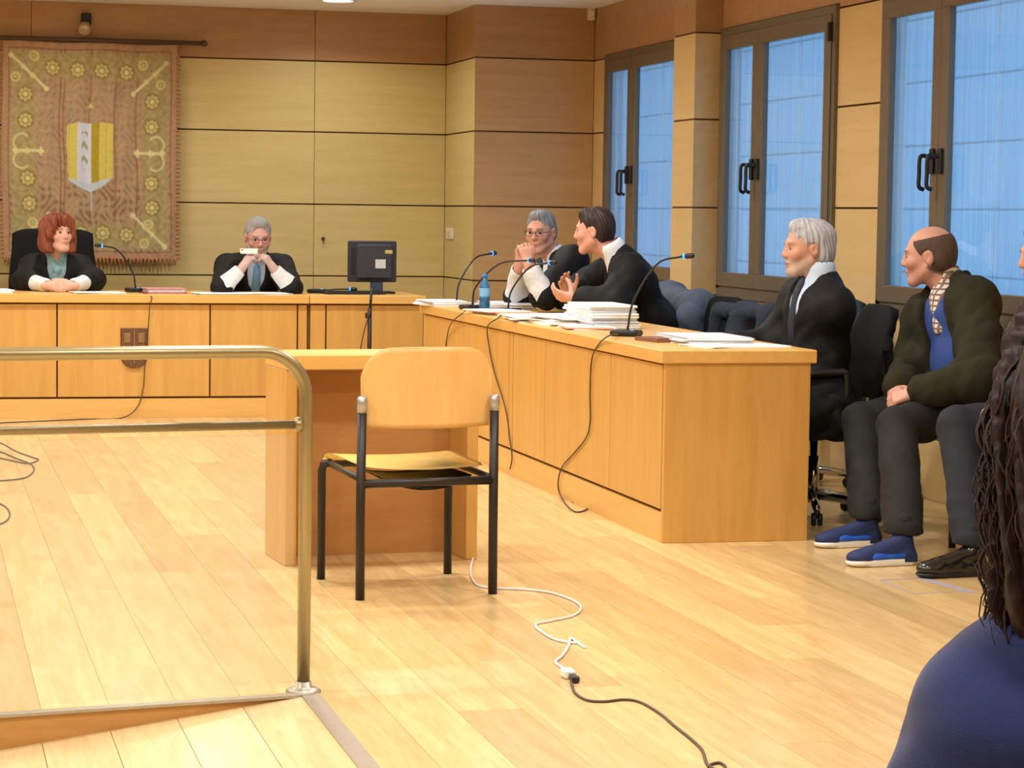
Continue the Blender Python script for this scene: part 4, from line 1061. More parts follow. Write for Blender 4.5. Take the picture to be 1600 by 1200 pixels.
# ------------------------------------------------------------------ things on the benches
def sheets(name, c, size, rz, label, cat, m, n=1, th=.002, spread=.012, group=None, cover=None):
    """a pile of loose sheets or a bound stack; n pieces slightly turned"""
    t = thing(name, c, label, cat, group); rr = random.Random(int(abs(c[0] * 977 + c[1] * 131)) + n)
    z = c[2]
    for i in range(n):
        h_ = th * rr.uniform(.8, 1.2)
        mm = m[i % len(m)] if isinstance(m, list) else m
        obox('sheet' if th < .004 else 'bundle', (c[0] + rr.uniform(-spread, spread), c[1] + rr.uniform(-spread, spread), z + h_ / 2), (size[0], size[1], h_), rz + rr.uniform(-.12, .12) * (spread > 0), mm, t)
        z += h_ + .0002
    return t
TZ = .7972
sheets('paper_pile', (.45, 15.62, TZ), (.25, .3, .01), .1, 'white papers at the left edge of the bench', 'papers', M['paper'], 3, .006)
sheets('paper_pile', (1.13, 15.50, TZ), (.32, .22, .01), .1, 'white sheets in front of the red-haired judge', 'papers', M['paper'], 3, .003)
fo = thing('folder', (1.57, 15.66, TZ), 'pink and red folder beside the bench microphone', 'folder')
obox('cover', (1.57, 15.66, TZ + .003), (.27, .23, .006), .1, M['red'], fo); obox('pages', (1.57, 15.66, TZ + .016), (.24, .21, .020), .1, M['paper2'], fo); obox('cover', (1.57, 15.66, TZ + .0295), (.26, .22, .006), .1, M['pink'], fo)
sheets('paper_pile', (2.06, 15.52, TZ), (.62, .25, .01), .02, 'wide white sheets under the hands of the judge with a phone', 'papers', M['paper'], 3, .003, .02)
# side desk clutter
sheets('paper_pile', (3.05, 13.80, TZ), (.24, .36, .01), .1, 'white papers at the far corner of the side desk', 'papers', [M['paper'], M['paper2']], 5, .005, .015)
sheets('paper_pile', (3.30, 13.35, TZ), (.28, .40, .01), -.1, 'papers piled in front of the advocate with glasses', 'papers', [M['paper'], M['paper2']], 6, .006, .02)
sheets('paper_pile', (3.10, 12.55, TZ), (.25, .34, .01), .3, 'crumpled loose sheets near the bottle with an orange slip', 'papers', [M['paper'], M['orange'], M['paper']], 3, .008, .03)
sheets('note_sheet', (3.22, 12.30, TZ), (.12, .14, .01), .3, 'small yellow-green note among white sheets', 'note', [M['yellow']], 1, .012, 0)
sheets('paper_pile', (3.12, 11.80, TZ), (.30, .44, .01), -.1, 'loose white sheets spilling towards the desk edge', 'papers', M['paper'], 5, .005, .03)
bs = thing('document_stack', (3.27, 11.22, TZ), 'thick rounded stack of white case files before the dark-haired advocate', 'papers')
rr = random.Random(5)
for i in range(9):
    obox('file', (3.27 + rr.uniform(-.008, .008), 11.22 + rr.uniform(-.02, .02), TZ + .006 + i * .0125), (.235, .55 - .01 * i, .0118), rr.uniform(-.03, .03), M['paper'] if i != 2 else M['paper2'], bs, .003)
sheets('paper_pile', (3.12, 11.42, TZ), (.20, .40, .01), .12, 'white sheets lying against the thick file stack', 'papers', M['paper'], 8, .006, .02)
sheets('paper_pile', (3.13, 10.98, TZ), (.22, .30, .01), -.1, 'pink-edged sheets under the near corner of the file stack', 'papers', [M['paper'], M['orange'], M['paper']], 3, .004, .01)
sheets('paper_pile', (3.32, 9.80, TZ), (.30, .42, .01), .1, 'stack of white papers before the white-haired advocate', 'papers', [M['paper'], M['paper2'], M['paper']], 8, .004, .015)
sheets('paper_pile', (3.35, 9.48, TZ), (.40, .26, .01), .2, 'flat white sheets at the near end of the side desk', 'papers', M['paper'], 2, .003, .01)
sheets('notebook', (3.14, 9.86, TZ), (.13, .20, .01), .2, 'brown-covered notebook beside the tall microphone', 'notebook', [M['brown']], 1, .022, 0)
# bottle
btc = atZ(757, 487, TZ); bt = thing('water_bottle', tuple(btc), 'blue plastic water bottle standing on the side desk', 'bottle')
mb = mat('blue_bottle', (70, 150, 210), .12, noise=.02, trans=.75)
lathe('bottle_body', [(.026, 0), (.030, .005), (.030, .05), (.0285, .055), (.030, .06), (.030, .085), (.0285, .09), (.030, .095), (.030, .135), (.026, .155), (.014, .178), (.0135, .192)], btc, mb, bt, 20)
lathe('label_band', [(.0306, .085), (.0308, .087), (.0308, .130), (.0306, .132)], btc, mat('bottle_label', (120, 180, 225), .5, noise=.2, nscale=80), bt, 20)
lathe('cap', [(.0155, .192), (.0155, .208), (.013, .211), (.001, .211)], btc, mat('cap_blue', (50, 130, 200), .4), bt, 16)
# monitor seen from behind
mn = thing('computer_monitor', (2.97, 15.78, TZ), 'dark computer monitor seen from the back on the short bench', 'monitor')
a_ = atY(544, 376, 15.75); b_ = atY(619, 441, 15.75)
mx0, mx1 = a_[0], b_[0]; mz1 = a_[2]; mz0 = b_[2]
bm = bmesh.new(); bm_box(bm, mx0, mx1, 15.74, 15.775, mz0, mz1, .008); from_bm('screen_housing', bm, mat('monitor_shell', (44, 46, 58), .5), mn)
bm = bmesh.new(); bm_box(bm, mx0 + .055, mx1 - .03, 15.715, 15.742, mz0 + .02, mz1 - .02, .012); from_bm('rear_cover', bm, mat('monitor_cover', (52, 54, 66), .5), mn)
box('sticker', (mx0 + mx1) / 2 + .015, (mx0 + mx1) / 2 + .085, 15.711, 15.7145, (mz0 + mz1) / 2 - .045, (mz0 + mz1) / 2 + .015, M['paper2'], mn)
box('sticker', mx1 - .085, mx1 - .035, 15.711, 15.7145, mz1 - .085, mz1 - .06, mat('yellow_sticker', (190, 180, 110), .5, noise=.3, nscale=90), mn)
box('vent_strip', mx0 + .02, mx0 + .045, 15.735, 15.74, mz0 + .05, mz1 - .05, M['black'], mn)
box('stand', (mx0 + mx1) / 2 - .005, (mx0 + mx1) / 2 + .075, 15.745, 15.80, TZ + .012, mz0 + .06, mat('stand_blue', (58, 66, 88), .5), mn, .006)
bm = bmesh.new(); bm_box(bm, (mx0 + mx1) / 2 - .09, (mx0 + mx1) / 2 + .15, 15.68, 15.88, TZ, TZ + .014, .006); from_bm('stand_foot', bm, M['black'], mn)
kb = thing('keyboard', (2.80, 15.62, TZ), 'thin dark keyboard lying in front of the monitor', 'keyboard')
obox('keyboard_base', (2.83, 15.60, TZ + .008), (.40, .14, .016), 0, M['black'], kb, .003)
for i in range(4):
    obox('key_row', (2.83, 15.552 + i * .032, TZ + .019), (.37, .024, .006), 0, M['blackmetal'], kb, .002)
# slim stand in front of the bench
ms = thing('microphone_stand', (2.89, 15.12, 0), 'slim dark pole stand in front of the short bench', 'stand')
tp = atY(578, 452, 15.12); px_ = tp[0]
tube('pole', [(px_, 15.12, .02), (px_, 15.12, tp[2] - .12)], .014, M['blackmetal'], ms, 8)
tube('upper_tube', [(px_, 15.12, tp[2] - .16), (px_ + .012, 15.12, tp[2] + .01)], .009, M['black'], ms, 8)
lathe('clamp', [(.015, -.02), (.02, -.012), (.02, .012), (.015, .02)], (px_ - .01, 15.12, tp[2] - .17), M['black'], ms, 12)
for k in range(3):
    a = k * 2.094 + .4; tube('leg', [(px_, 15.12, .10), (px_ + .20 * math.cos(a), 15.12 + .20 * math.sin(a), .008)], .008, M['black'], ms, 8)
tube('cord', spline([(px_ - .005, 15.10, tp[2] - .15), (px_ - .05, 15.10, tp[2] - .32), (px_ - .08, 15.11, .30), (px_ - .11, 15.1, .01)], 6), .004, M['cable_k'], ms, 6)

# ------------------------------------------------------------------ things on walls and ceiling
rd = thing('curtain_rod', (1.29, TY - .01, 2.55), 'long dark wooden rod holding the tapestry', 'rod')
tube('rod', [(.40, TY - .02, 2.545), (2.01, TY - .02, 2.548)], .016, M['rod'], rd, 12)
lathe('finial', [(.016, 0), (.024, .01), (.024, .03), (.006, .045)], (2.005, TY - .02, 2.548), M['rod'], rd, 12, (1, 0, 0))
for x in (.62, 1.25, 1.86): tube('bracket', [(x, TY + .05, 2.56), (x, TY - .02, 2.562)], .006, M['rod'], rd, 6)
sl = thing('wall_spotlight', (1.185, 17.36, 2.70), 'small round spotlight on the frieze above the tapestry', 'light')
box('mount', 1.15, 1.22, 17.34, 17.40, 2.66, 2.74, M['black'], sl, .006)
lathe('lamp_head', [(.001, -.02), (.03, -.018), (.042, .0), (.045, .05), (.04, .055)], (1.17, 17.29, 2.64), mat('spot_glass', (178, 160, 130), .3, .2), sl, 18, (-.1, -.7, -.5))
sn = thing('motion_sensor', tuple(atY(925, 18, 16.42)), 'small cream motion sensor in the upper corner of the wall', 'sensor')
c_ = atY(925, 18, 16.42); box('sensor_body', c_[0] - .026, c_[0] + .026, 16.41, 16.46, c_[2] - .06, c_[2] + .055, M['cream'], sn, .008)
box('lens', c_[0] - .016, c_[0] + .016, 16.402, 16.412, c_[2] - .035, c_[2] + .005, M['white'], sn, .003)
c_ = atX(702, 365, 3.83); sw = thing('switch_plate', tuple(c_), 'small white switch plate on the wall near the bench end', 'switch')
box('plate', 3.828, 3.84, c_[1] - .11, c_[1] + .11, c_[2] - .04, c_[2] + .04, M['white'], sw, .003); box('rocker', 3.822, 3.829, c_[1] - .05, c_[1] + .05, c_[2] - .02, c_[2] + .02, M['cream'], sw, .002)
c_ = atY(505, 373, 17.39); hk = thing('wall_hook', tuple(c_), 'tiny metal hook on the wall above the short bench', 'hook')
lathe('hook_plate', [(.014, 0), (.014, .006), (.005, .008), (.004, .03), (.008, .034), (.001, .036)], (c_[0], 17.398, c_[2]), M['rod'], hk, 12, (0, -1, 0))
tube('hook_arm', [(c_[0], 17.375, c_[2]), (c_[0], 17.36, c_[2] - .02), (c_[0], 17.37, c_[2] - .035)], .004, M['rod'], hk, 6)

# ------------------------------------------------------------------ cables and tape
def floor_cable(name, pix, r, m, label, cat='cable', z=None, ends=None):
    P_ = [atZ(px, py, r) for px, py in pix]
    o = tube(name, spline(P_, 8), r, m, None, 8); return tag(o, label, cat)
wc = floor_cable('power_cable', [(741, 866), (736, 885), (737, 902), (748, 915), (775, 919), (820, 921), (860, 926), (895, 938), (908, 950), (895, 962), (860, 970), (838, 975), (842, 984), (865, 998), (890, 1004), (906, 1004)], .0045, M['cable_w'], 'white extension cable snaking across the floor from the small table')
wc2 = floor_cable('power_cable', [(914, 1012), (902, 1004), (892, 997), (888, 1010), (878, 1025), (868, 1034), (878, 1043), (890, 1050)], .0045, M['cable_w'], 'short white cable end leading into the plug connector')
pc = atZ(892, 1056, .012); cn = thing('plug_connector', tuple(pc), 'white socket joined to a black plug on the floor', 'plug')
obox('socket', (pc[0], pc[1] + .03, .014), (.036, .05, .026), 0, M['white'], cn, .005)
obox('plug', (pc[0] + .0, pc[1] - .035, .012), (.022, .05, .02), 0, M['black'], cn, .004)
floor_cable('power_cable', [(893, 1068), (899, 1083), (918, 1094), (945, 1096), (975, 1093), (1000, 1097), (1030, 1114), (1055, 1135), (1080, 1155), (1097, 1172), (1103, 1190), (1110, 1199), (1125, 1204), (1150, 1215), (1200, 1240)], .004, M['cable_k'], 'dark cable running from the plug towards the viewer')
floor_cable('power_cable', [(1108, 1199), (1112, 1194), (1125, 1192), (1133, 1198), (1130, 1206)], .004, M['cable_k'], 'small loop of dark cable at the bottom edge')
floor_cable('power_cable', [(-30, 690), (0, 692), (25, 705), (52, 715), (60, 718), (45, 724), (20, 720), (-10, 712), (0, 706), (25, 716), (48, 725), (53, 735), (40, 746), (15, 750), (-20, 752)], .004, M['cable_k'], 'coil of dark cable on the floor at the left edge')
floor_cable('power_cable', [(-20, 785), (0, 787), (12, 795), (15, 805), (8, 815), (-15, 824)], .004, M['cable_k'], 'single loop of dark cable below the coil at the left edge')
# leads hanging down the fronts of the desks
def lead(pts, label):
    return tag(tube('microphone_lead', spline(pts, 8), .0035, M['cable_k'], None, 6), label, 'cable')
f = lambda px, py, d=.008: tuple(atY(px, py, D0 - d))
lead([(1.40, 15.72, .802), tuple(atY(236, 463, D0 - .038)), f(234, 480, .036), f(230, 530, .03), f(226, 575, .012), f(224, 605, .01), f(215, 635, .01), tuple(atZ(190, 653, .004)), tuple(atZ(130, 655, .004)), tuple(atZ(60, 658, .004)), tuple(atZ(-30, 662, .004))], 'thin dark lead hanging over the crested bench front')
g_ = lambda px, py, d=.008: tuple(atX(px, py, SX - d))
lead([(3.10, 10.33, .803), g_(955, 523, .032), g_(938, 535, .032), g_(925, 560, .012), g_(922, 610), g_(922, 660), g_(915, 685), g_(895, 710), g_(878, 730), g_(872, 755), g_(876, 775), tuple(atZ(890, 794, .004)), tuple(atZ(903, 800, .004)), tuple(atZ(918, 794, .004)), tuple(atZ(913, 780, .004)), tuple(atZ(895, 785, .004))], 'thin dark lead looping down the near side desk unit')
lead([(3.16, 12.76, .803), g_(778, 497, .032), g_(762, 510, .03), g_(764, 540), g_(772, 580), g_(790, 640), g_(797, 690), g_(800, 715), g_(797, 733)], 'thin dark lead hanging down at the joint of the side desk units')
lead([(3.05, 13.2, .803), g_(722, 490, .032), g_(705, 505, .03), g_(698, 530), g_(694, 570), g_(692, 620), g_(690, 680)], 'thin dark lead hanging down the far side desk unit')
# strips of tape on the floor
def tape(pa, pb, w, name='floor_tape'):
    a, b = [Vector(atZ(*q, 0)) for q in (pa, pb)]; d = (b - a).normalized(); n_ = Vector((-d.y, d.x, 0)) * w / 2
    return prism(name, [tuple((a + n_)[:2]), tuple((b + n_)[:2]), tuple((b - n_)[:2]), tuple((a - n_)[:2])][::-1], 0.0002, .0012, M['tape'], tp_)
tp_ = thing('floor_tape', tuple(atZ(1440, 915, 0)), 'grey-blue tape rectangle marked on the floor near the black shoe', 'tape')
for q in [((1376, 907), (1440, 903), .008), ((1376, 907), (1428, 928), .008), ((1428, 928), (1505, 924), .008), ((1440, 904), (1520, 926), .035)]: tape(*q, name='tape_strip')

tapestry()
UP = np.array([0, 0, 1.])
def mid(a, b, t=.5): return a + (b - a) * t

# judge with red hair
hc = atY(90, 368, 16.02)
p = Fig('woman with auburn bob in black judge robe, hands folded on the bench', (hc[0], 16.2, 0), hc, (.45, -.86, .14), (0, .05, 1), hc + [-.005, .075, -.150], (hc[0], 16.33, .55), (0, -1, 0), .155)
p.arm = {'R': (atY(38, 438, 16.02), atY(76, 447, 15.72)), 'L': (atY(146, 438, 16.02), atY(112, 447, 15.72))}
p.legdir = np.array([0, -1, 0.]); p.leg = {'R': (p.pv + [-.10, -.42, -.02], p.pv + [-.10, -.40, -.45]), 'L': (p.pv + [.10, -.42, -.02], p.pv + [.10, -.40, -.45])}
cl = dict(curl=(.75, .9, .4), thumb=(.7, .5, .35))
p.hands = [((p.arm['R'][1], (.9, -.35, 0), (.3, .8, -.35), 'R'), cl), ((p.arm['L'][1], (-.9, -.35, 0.03), (-.3, .8, -.35), 'L'), cl)]
p.body((216, 170, 150), (120, 70, 50), h=.0055)
p.hair('bob', 'auburn', a=.005)
p.shirt(M['scarf'], collar=.05, rr=.072)
p.garment('robe', M['robe'], .012, .28, v=.22, seed=1., arm_r=(.070, .066, .07))
p.cuffs(M['lace'], .30, .88, .052, .044)
solid_obj('robe_crest', [E_(p.nb + p.br * -.075 + p.bf * .128 - p.bu * .17, (.036, .008, .042), p.BR, .01)], .005, mat('embroidered_badge', (120, 84, 74), .8, noise=.3, nscale=150), p.root)
P = [E_(p.nb + p.bf * .095 - p.bu * .05, (.026, .02, .028), p.BR, .01), E_(p.nb + p.bf * .115 - p.bu * .12 + p.br * .015, (.030, .014, .06), p.BR, .01), E_(p.nb + p.bf * .115 - p.bu * .15 - p.br * .02, (.026, .014, .06), p.BR, .01)]
solid_obj('scarf', P, .005, M['scarf'], p.root, disp=fold_disp(p.pv, p.BR, .004, 2.))

# judge photographing with a phone
hc = atY(403, 372, 15.90)
p = Fig('grey-haired man in black robe holding a phone up before his mouth', (hc[0], 16.2, 0), hc, (.03, -1, -.20), (0, -.1, 1), hc + [0, .10, -.145], (hc[0], 16.36, .55), (0, -1, 0), .175, 1.07)
p.arm = {'R': (atY(347, 450, 15.62), atY(378, 419, 15.60)), 'L': (atY(456, 450, 15.62), atY(427, 419, 15.60))}
p.legdir = np.array([0, -1, 0.]); p.leg = {'R': (p.pv + [-.10, -.42, -.02], p.pv + [-.10, -.40, -.45]), 'L': (p.pv + [.10, -.42, -.02], p.pv + [.10, -.40, -.45])}
p.hands = [((p.arm['R'][1], (.55, .05, .8), (.6, .5, -.3), 'R'), dict(curl=(.7, .9, .5), thumb=(.7, .5, .3), s=.95)), ((p.arm['L'][1], (-.55, .05, .8), (-.6, .5, -.3), 'L'), dict(curl=(.7, .9, .5), thumb=(.7, .5, .3), s=.95))]
p.body((208, 158, 146), (150, 140, 135), (176, 172, 168), .5, h=.0055)
p.hair('short', 'grey', a=.0018); glasses(p.hc, p.HR, 1, p.root, (120, 60, 60))
p.shirt(M['shirt_b'], collar=.035); p.tie(M['tie_blue'], .34)
p.garment('robe', M['robe'], .020, .0, v=.30, seed=2.2, arm_r=(.075, .058, .06), wide=.02)
p.cuffs(M['lace'], .0, .80, .068, .044)
ph = atY(389, 393, 15.60)
pt = thing('mobile_phone', tuple(ph), 'pale mobile phone held up in both hands of the grey-haired judge', 'phone')
Rp = Matrix.Translation(Vector(ph)) @ Matrix.Rotation(math.radians(-18), 4, 'X')
box('phone_body', -.058, .058, -.005, .005, -.016, .020, M['white'], pt, .003, Rp)
box('screen', -.052, .052, .0052, .006, -.013, .017, M['black'], pt, 0, Rp)
box('camera_lens', -.050, -.040, -.0065, -.005, .004, .014, M['black'], pt, .001, Rp)

# advocate with glasses, hands clasped before his chin
hc = atX(845, 364, 3.50)
p = Fig('grey-haired advocate with glasses, clasped hands raised before his chin', (3.85, hc[1], 0), hc, (-.60, -.80, -.08), (0, 0, 1), hc + [.10, .03, -.150], (3.92, hc[1] + .05, .55), (-1, -.25, 0), .185)
el, er = atX(880, 462, 3.46), atX(812, 462, 3.40)
wl_, wr_ = atX(828, 412, 3.36), atX(812, 412, 3.36)
p.sh['L'] = atX(893, 410, 3.60); 
p.arm = {'L': (atX(850, 464, 3.40), atX(826, 414, 3.31)), 'R': (atX(808, 462, 3.38), atX(812, 414, 3.34))}
p.legdir = np.array([-1., 0, 0]); p.leg = {'R': (p.pv + [-.40, .10, -.02], p.pv + [-.38, .10, -.45]), 'L': (p.pv + [-.40, -.10, -.02], p.pv + [-.38, -.10, -.45])}
p.hands = [((p.arm['L'][1], (-.15, .15, .9), (-.1, 1, 0), 'L'), dict(curl=(.5, 1.1, .6), thumb=(.7, .5, .3))), ((p.arm['R'][1], (.1, -.12, .9), (.1, -1, 0), 'R'), dict(curl=(.5, 1.1, .6), thumb=(.7, .5, .3)))]
p.body((208, 156, 134), (90, 80, 78), h=.0055)
p.hair('short', 'steelgrey', a=.0018); glasses(p.hc, p.HR, 1, p.root, (50, 46, 48))
p.shirt(M['shirt_w'])
p.garment('robe', M['robe'], .016, .0, v=.2, seed=3.1, arm_r=(.080, .066, .07))
p.cuffs(M['lace'], .0, .80, .074, .050, amp=.008)

# dark-haired advocate turned away
hc = atX(929, 362, 3.58)
p = Fig('dark-haired advocate in black robe and white shirt turned to his neighbour', (3.95, hc[1], 0), hc, (-.88, .47, -.06), (-.1, 0, 1), hc + [.118, -.042, -.136], (4.02, hc[1] - .06, .55), (-1, .15, 0), .19)
p.arm = {'L': (atX(962, 474, 3.60), atX(905, 470, 3.42)), 'R': (atX(905, 452, 3.62), atX(893, 462, 3.50))}
p.legdir = np.array([-1., 0, 0]); p.leg = {'R': (p.pv + [-.40, .10, -.02], p.pv + [-.38, .10, -.45]), 'L': (p.pv + [-.40, -.10, -.02], p.pv + [-.38, -.10, -.45])}
p.hands = [((p.arm['L'][1] + [-.02, 0, .01], (-.8, .5, .15), (.3, .5, .6), 'L'), dict(curl=(.35, .5, .3), thumb=(.3, .5, .8), spread=.2)), ((p.arm['R'][1], (-.5, -.3, .75), (.2, -1, 0), 'R'), dict(curl=(.25, .4, .3), thumb=(.6, .7, .2), spread=.15))]
p.body((212, 156, 134), (56, 40, 34), h=.0055)
p.hair('short', 'dark', a=.0016)
p.shirt(M['shirt_w'], collar=.055, rr=.070)
p.garment('robe', M['robe'], .018, .80, v=.34, seed=4.4, arm_r=(.078, .078, .07), collar=.006)
p.cuffs(M['shirt_w'], .78, .95, .038, .036, amp=.002)

# white-haired advocate
hc = atX(1261, 391, 3.82)
p = Fig('silver-haired bearded advocate in black robe sitting upright at the desk end', (4.1, hc[1], 0), hc, (-1, .02, .0), (0, 0, 1), hc + [.052, -.02, -.136], (3.87, hc[1] + .0, .55), (-1, -.08, 0), .17)
p.sh['L'] = p.sh['L'] + [0, .02, -.03]
p.arm = {'L': (atX(1262, 530, 3.92), atX(1200, 545, 3.70)), 'R': (p.nb + [-.12, .24, -.32], p.nb + [-.38, .16, -.33])}
p.legdir = np.array([-1., 0, 0]); p.leg = {'R': (p.pv + [-.40, .10, -.02], p.pv + [-.38, .10, -.45]), 'L': (p.pv + [-.40, -.10, -.02], p.pv + [-.38, -.10, -.45])}
p.hands = [((p.arm['L'][1], (-1, .2, -.1), (0, 0, -1), 'L'), dict(curl=(.3, .4, .3))), ((p.arm['R'][1], (-1, -.2, -.1), (0, 0, -1), 'R'), dict(curl=(.3, .4, .3)))]
p.body((196, 144, 122), (120, 112, 108), (178, 168, 160), .55, h=.005)
p.hair('wavy', 'silver', a=.0026)
p.shirt(M['shirt_b'], collar=.050, rr=.070); p.tie(M['tie'], .30, .028)
dr_ = [C(p.hip['L'], p.leg['L'][0], .13, .11, .06), C(p.hip['R'], p.leg['R'][0], .13, .11, .06), C(p.hip['L'] + [.05, -.02, -.04], p.hip['L'] + [-.10, -.05, -.06], .12, .11, .05)]
p.garment('robe', M['robe'], .018, .72, v=.34, seed=5.3, arm_r=(.066, .085, .085), collar=.004, extra=dr_, h=.009)
P = [C(p.hip['L'] + [.02, -.10, -.02], p.hip['L'] + [.02, -.13, -.12], .06, .04, .04), C(p.hip['L'] + [-.20, -.10, -.02], p.hip['L'] + [-.20, -.13, -.14], .06, .04, .04), Bx(p.hip['L'] + [-.08, -.11, -.07], (.14, .022, .09), I3, .04)]
solid_obj('robe_skirt', P, .009, M['robe'], p.root, disp=fold_disp(p.pv, I3, .012, 1.))
so_ = solid_obj('trousers', [C(p.leg[k][0], p.leg[k][1], .068, .06, .02) for k in 'LR'], .01, mat('charcoal_cloth', (30, 31, 34), .8), p.root)
for k in 'LR':
    an = p.leg[k][1]; shoe('shoe', (an[0] + .06, an[1], 0), (an[0] - .2, an[1], 0), mat('black_leather', (24, 22, 22), .35), M['black'], p.root)

# bald man in the green jacket
hc = atX(1452, 402, 4.26)
p = Fig('bald man in olive jacket and dark trousers with blue running shoes', (4.36, 9.25, 0), hc, (-.86, .50, -.06), (-.06, 0, 1), hc + [.078, -.037, -.138], (4.42, hc[1] - .18, .56), (-1, -.30, 0), .195, 1.05)
p.arm = {'L': (atX(1530, 590, 4.24), atX(1436, 613, 4.04)), 'R': (p.nb + [-.07, .16, -.31], atX(1402, 608, 4.02))}
p.sh['L'] = p.sh['L'] + [-.02, .02, -.035]; p.legdir = np.array([-1., -.12, 0])
kL, kR = atX(1402, 668, 3.93), atX(1347, 660, 3.93)
aL, aR = atX(1415, 800, 3.93), atX(1360, 772, 3.94)
aL = V3(atZ(1412, 842, .10)); aR = V3(atZ(1358, 815, .10))
p.leg = {'L': (kL, aL), 'R': (kR, aR)}
p.hands = [((p.arm['L'][1] + [-.015, 0, 0], (-.8, .45, -.3), (-.2, .5, -.7), 'L'), dict(curl=(.7, .8, .5), thumb=(.7, .3, .2), s=1.05)), ((p.arm['R'][1] + [0, .03, 0], (-.35, -.9, -.25), (.5, -.4, -.7), 'R'), dict(curl=(.6, .9, .5), thumb=(.7, .5, .2), s=1.05))]
p.body((200, 150, 132), (90, 70, 62), h=.0048, lips=(180, 110, 98), ring=(92, 74, 66))
p.hair('ring', 'short_dark', .0036, .0004)
plaid = mat('plaid_shirt', (196, 186, 176), .8)
nt = plaid.node_tree; N = nt.nodes; L = nt.links
tc = N.new('ShaderNodeTexCoord'); sx_ = N.new('ShaderNodeSeparateXYZ'); L.new(tc.outputs['Object'], sx_.inputs[0])
res = []
for ax_ in ('Y', 'Z'):
    m1 = N.new('ShaderNodeMath'); m1.operation = 'MULTIPLY'; m1.inputs[1].default_value = 260; L.new(sx_.outputs[ax_], m1.inputs[0])
    m2 = N.new('ShaderNodeMath'); m2.operation = 'SINE'; L.new(m1.outputs[0], m2.inputs[0])
    m3 = N.new('ShaderNodeMath'); m3.operation = 'GREATER_THAN'; m3.inputs[1].default_value = .45; L.new(m2.outputs[0], m3.inputs[0]); res.append(m3)
ma = N.new('ShaderNodeMath'); ma.operation = 'MAXIMUM'; L.new(res[0].outputs[0], ma.inputs[0]); L.new(res[1].outputs[0], ma.inputs[1])
mxr = N.new('ShaderNodeMix'); mxr.data_type = 'RGBA'; mxr.inputs['A'].default_value = lin((222, 214, 206)); mxr.inputs['B'].default_value = lin((128, 104, 96)); L.new(ma.outputs[0], mxr.inputs['Factor'])
L.new(mxr.outputs['Result'], N['Principled BSDF'].inputs['Base Color'])
P = [C(p.nb - p.bu * .04, p.nb + p.bu * .060, .080, .068, .03), C(p.nb - p.bu * .04 + p.bf * .06, p.nb - p.bu * .17 + p.bf * .10, .045, .03, .03), mC(p.nb + p.bu * .02, p.nb + p.bu * .14, .056, .058, .004), mC(p.nb + p.bf * .085 + p.bu * .06, p.nb + p.bf * .095 - p.bu * .005, .035, .005, .004)]
solid_obj('shirt', P, .0055, plaid, p.root)
blue = mat('blue_pullover', (44, 70, 138), .85, bump=.3, nscale=120)
p.garment('pullover', blue, -.004, None, v=.13, fold=.003, h=.008, extra=[E_(p.t(.30) + p.bf * .035, (.15, .12, .16), p.BR, .05)])
olive = mat('olive_fleece', (46, 44, 31), .95, noise=.2, nscale=180, bump=.4, spec=.2)
lap = [Bx(p.nb - p.br * .088 - p.bu * .030 + p.bf * .055, (.012, .050, .045), p.BR @ np.array([[.85, 0, .5], [0, 1, 0], [-.5, 0, .85]]), .012), C(p.nb - p.br * .075 + p.bu * .035, p.nb - p.br * .085 - p.bu * .07 + p.bf * .10, .026, .018, .02), C(p.nb + p.br * .075 + p.bu * .035, p.nb + p.br * .085 - p.bu * .07 + p.bf * .10, .026, .018, .02), C(p.nb - p.br * .06 - p.bf * .065 + p.bu * .04, p.nb + p.br * .06 - p.bf * .065 + p.bu * .04, .024, .024, .02)]
cut = [mB(p.t(.50) + p.bf * .17, (.080, .10, .46), p.BR, .02)]
P_ = lap
o_ = p.garment('jacket', olive, .030, .90, v=.26, seed=6.1, arm_r=(.066, .070, .056), collar=.012, fold=.007, wide=.02, extra=P_ + [E_(p.t(.10) - p.bf * .01, (.20, .165, .17), p.BR, .05), E_(p.t(.40) + p.bf * .01, (.185, .15, .17), p.BR, .05)] + cut, h=.008)
for k in 'LR':
    e, w = p.arm[k]; d = w - e; solid_obj('cuff', [C(e + d * .84, e + d * .95, .052, .050, .01), mC(e + d * .97, e + d * 1.2, .038, .05, .004)], .006, olive, p.root)
p.trousers(mat('charcoal_trousers', (20, 20, 20), .85, noise=.12, nscale=120, bump=.2), 1.3, r=(.105, .084, .072, .080), lo=.122)
sock = mat('dark_sock', (26, 26, 30), .9); up_ = mat('navy_mesh_shoe', (26, 42, 92), .7, noise=.2, nscale=150)
for k, (hx, tx) in {'L': ((1442, 850), (1357, 860)), 'R': ((1388, 828), (1303, 832))}.items():
    hz, tz = V3(atZ(*hx, 0)), V3(atZ(*tx, 0)); tz = hz + nrm((-1, -.14 if k == 'L' else -.04, 0)) * .285
    an = p.leg[k][1]
    hh = V3((an[0] + .045, an[1] + .005, 0)); tt = hh + nrm((-1, -.10, 0)) * .28
    shoe('running_shoe', hh, tt, up_, M['white'], p.root, True, .29)
    solid_obj('sock', [C(hh + [-.045, 0, .07], an + [0, 0, .07], .037, .034, .01)], .006, sock, p.root)

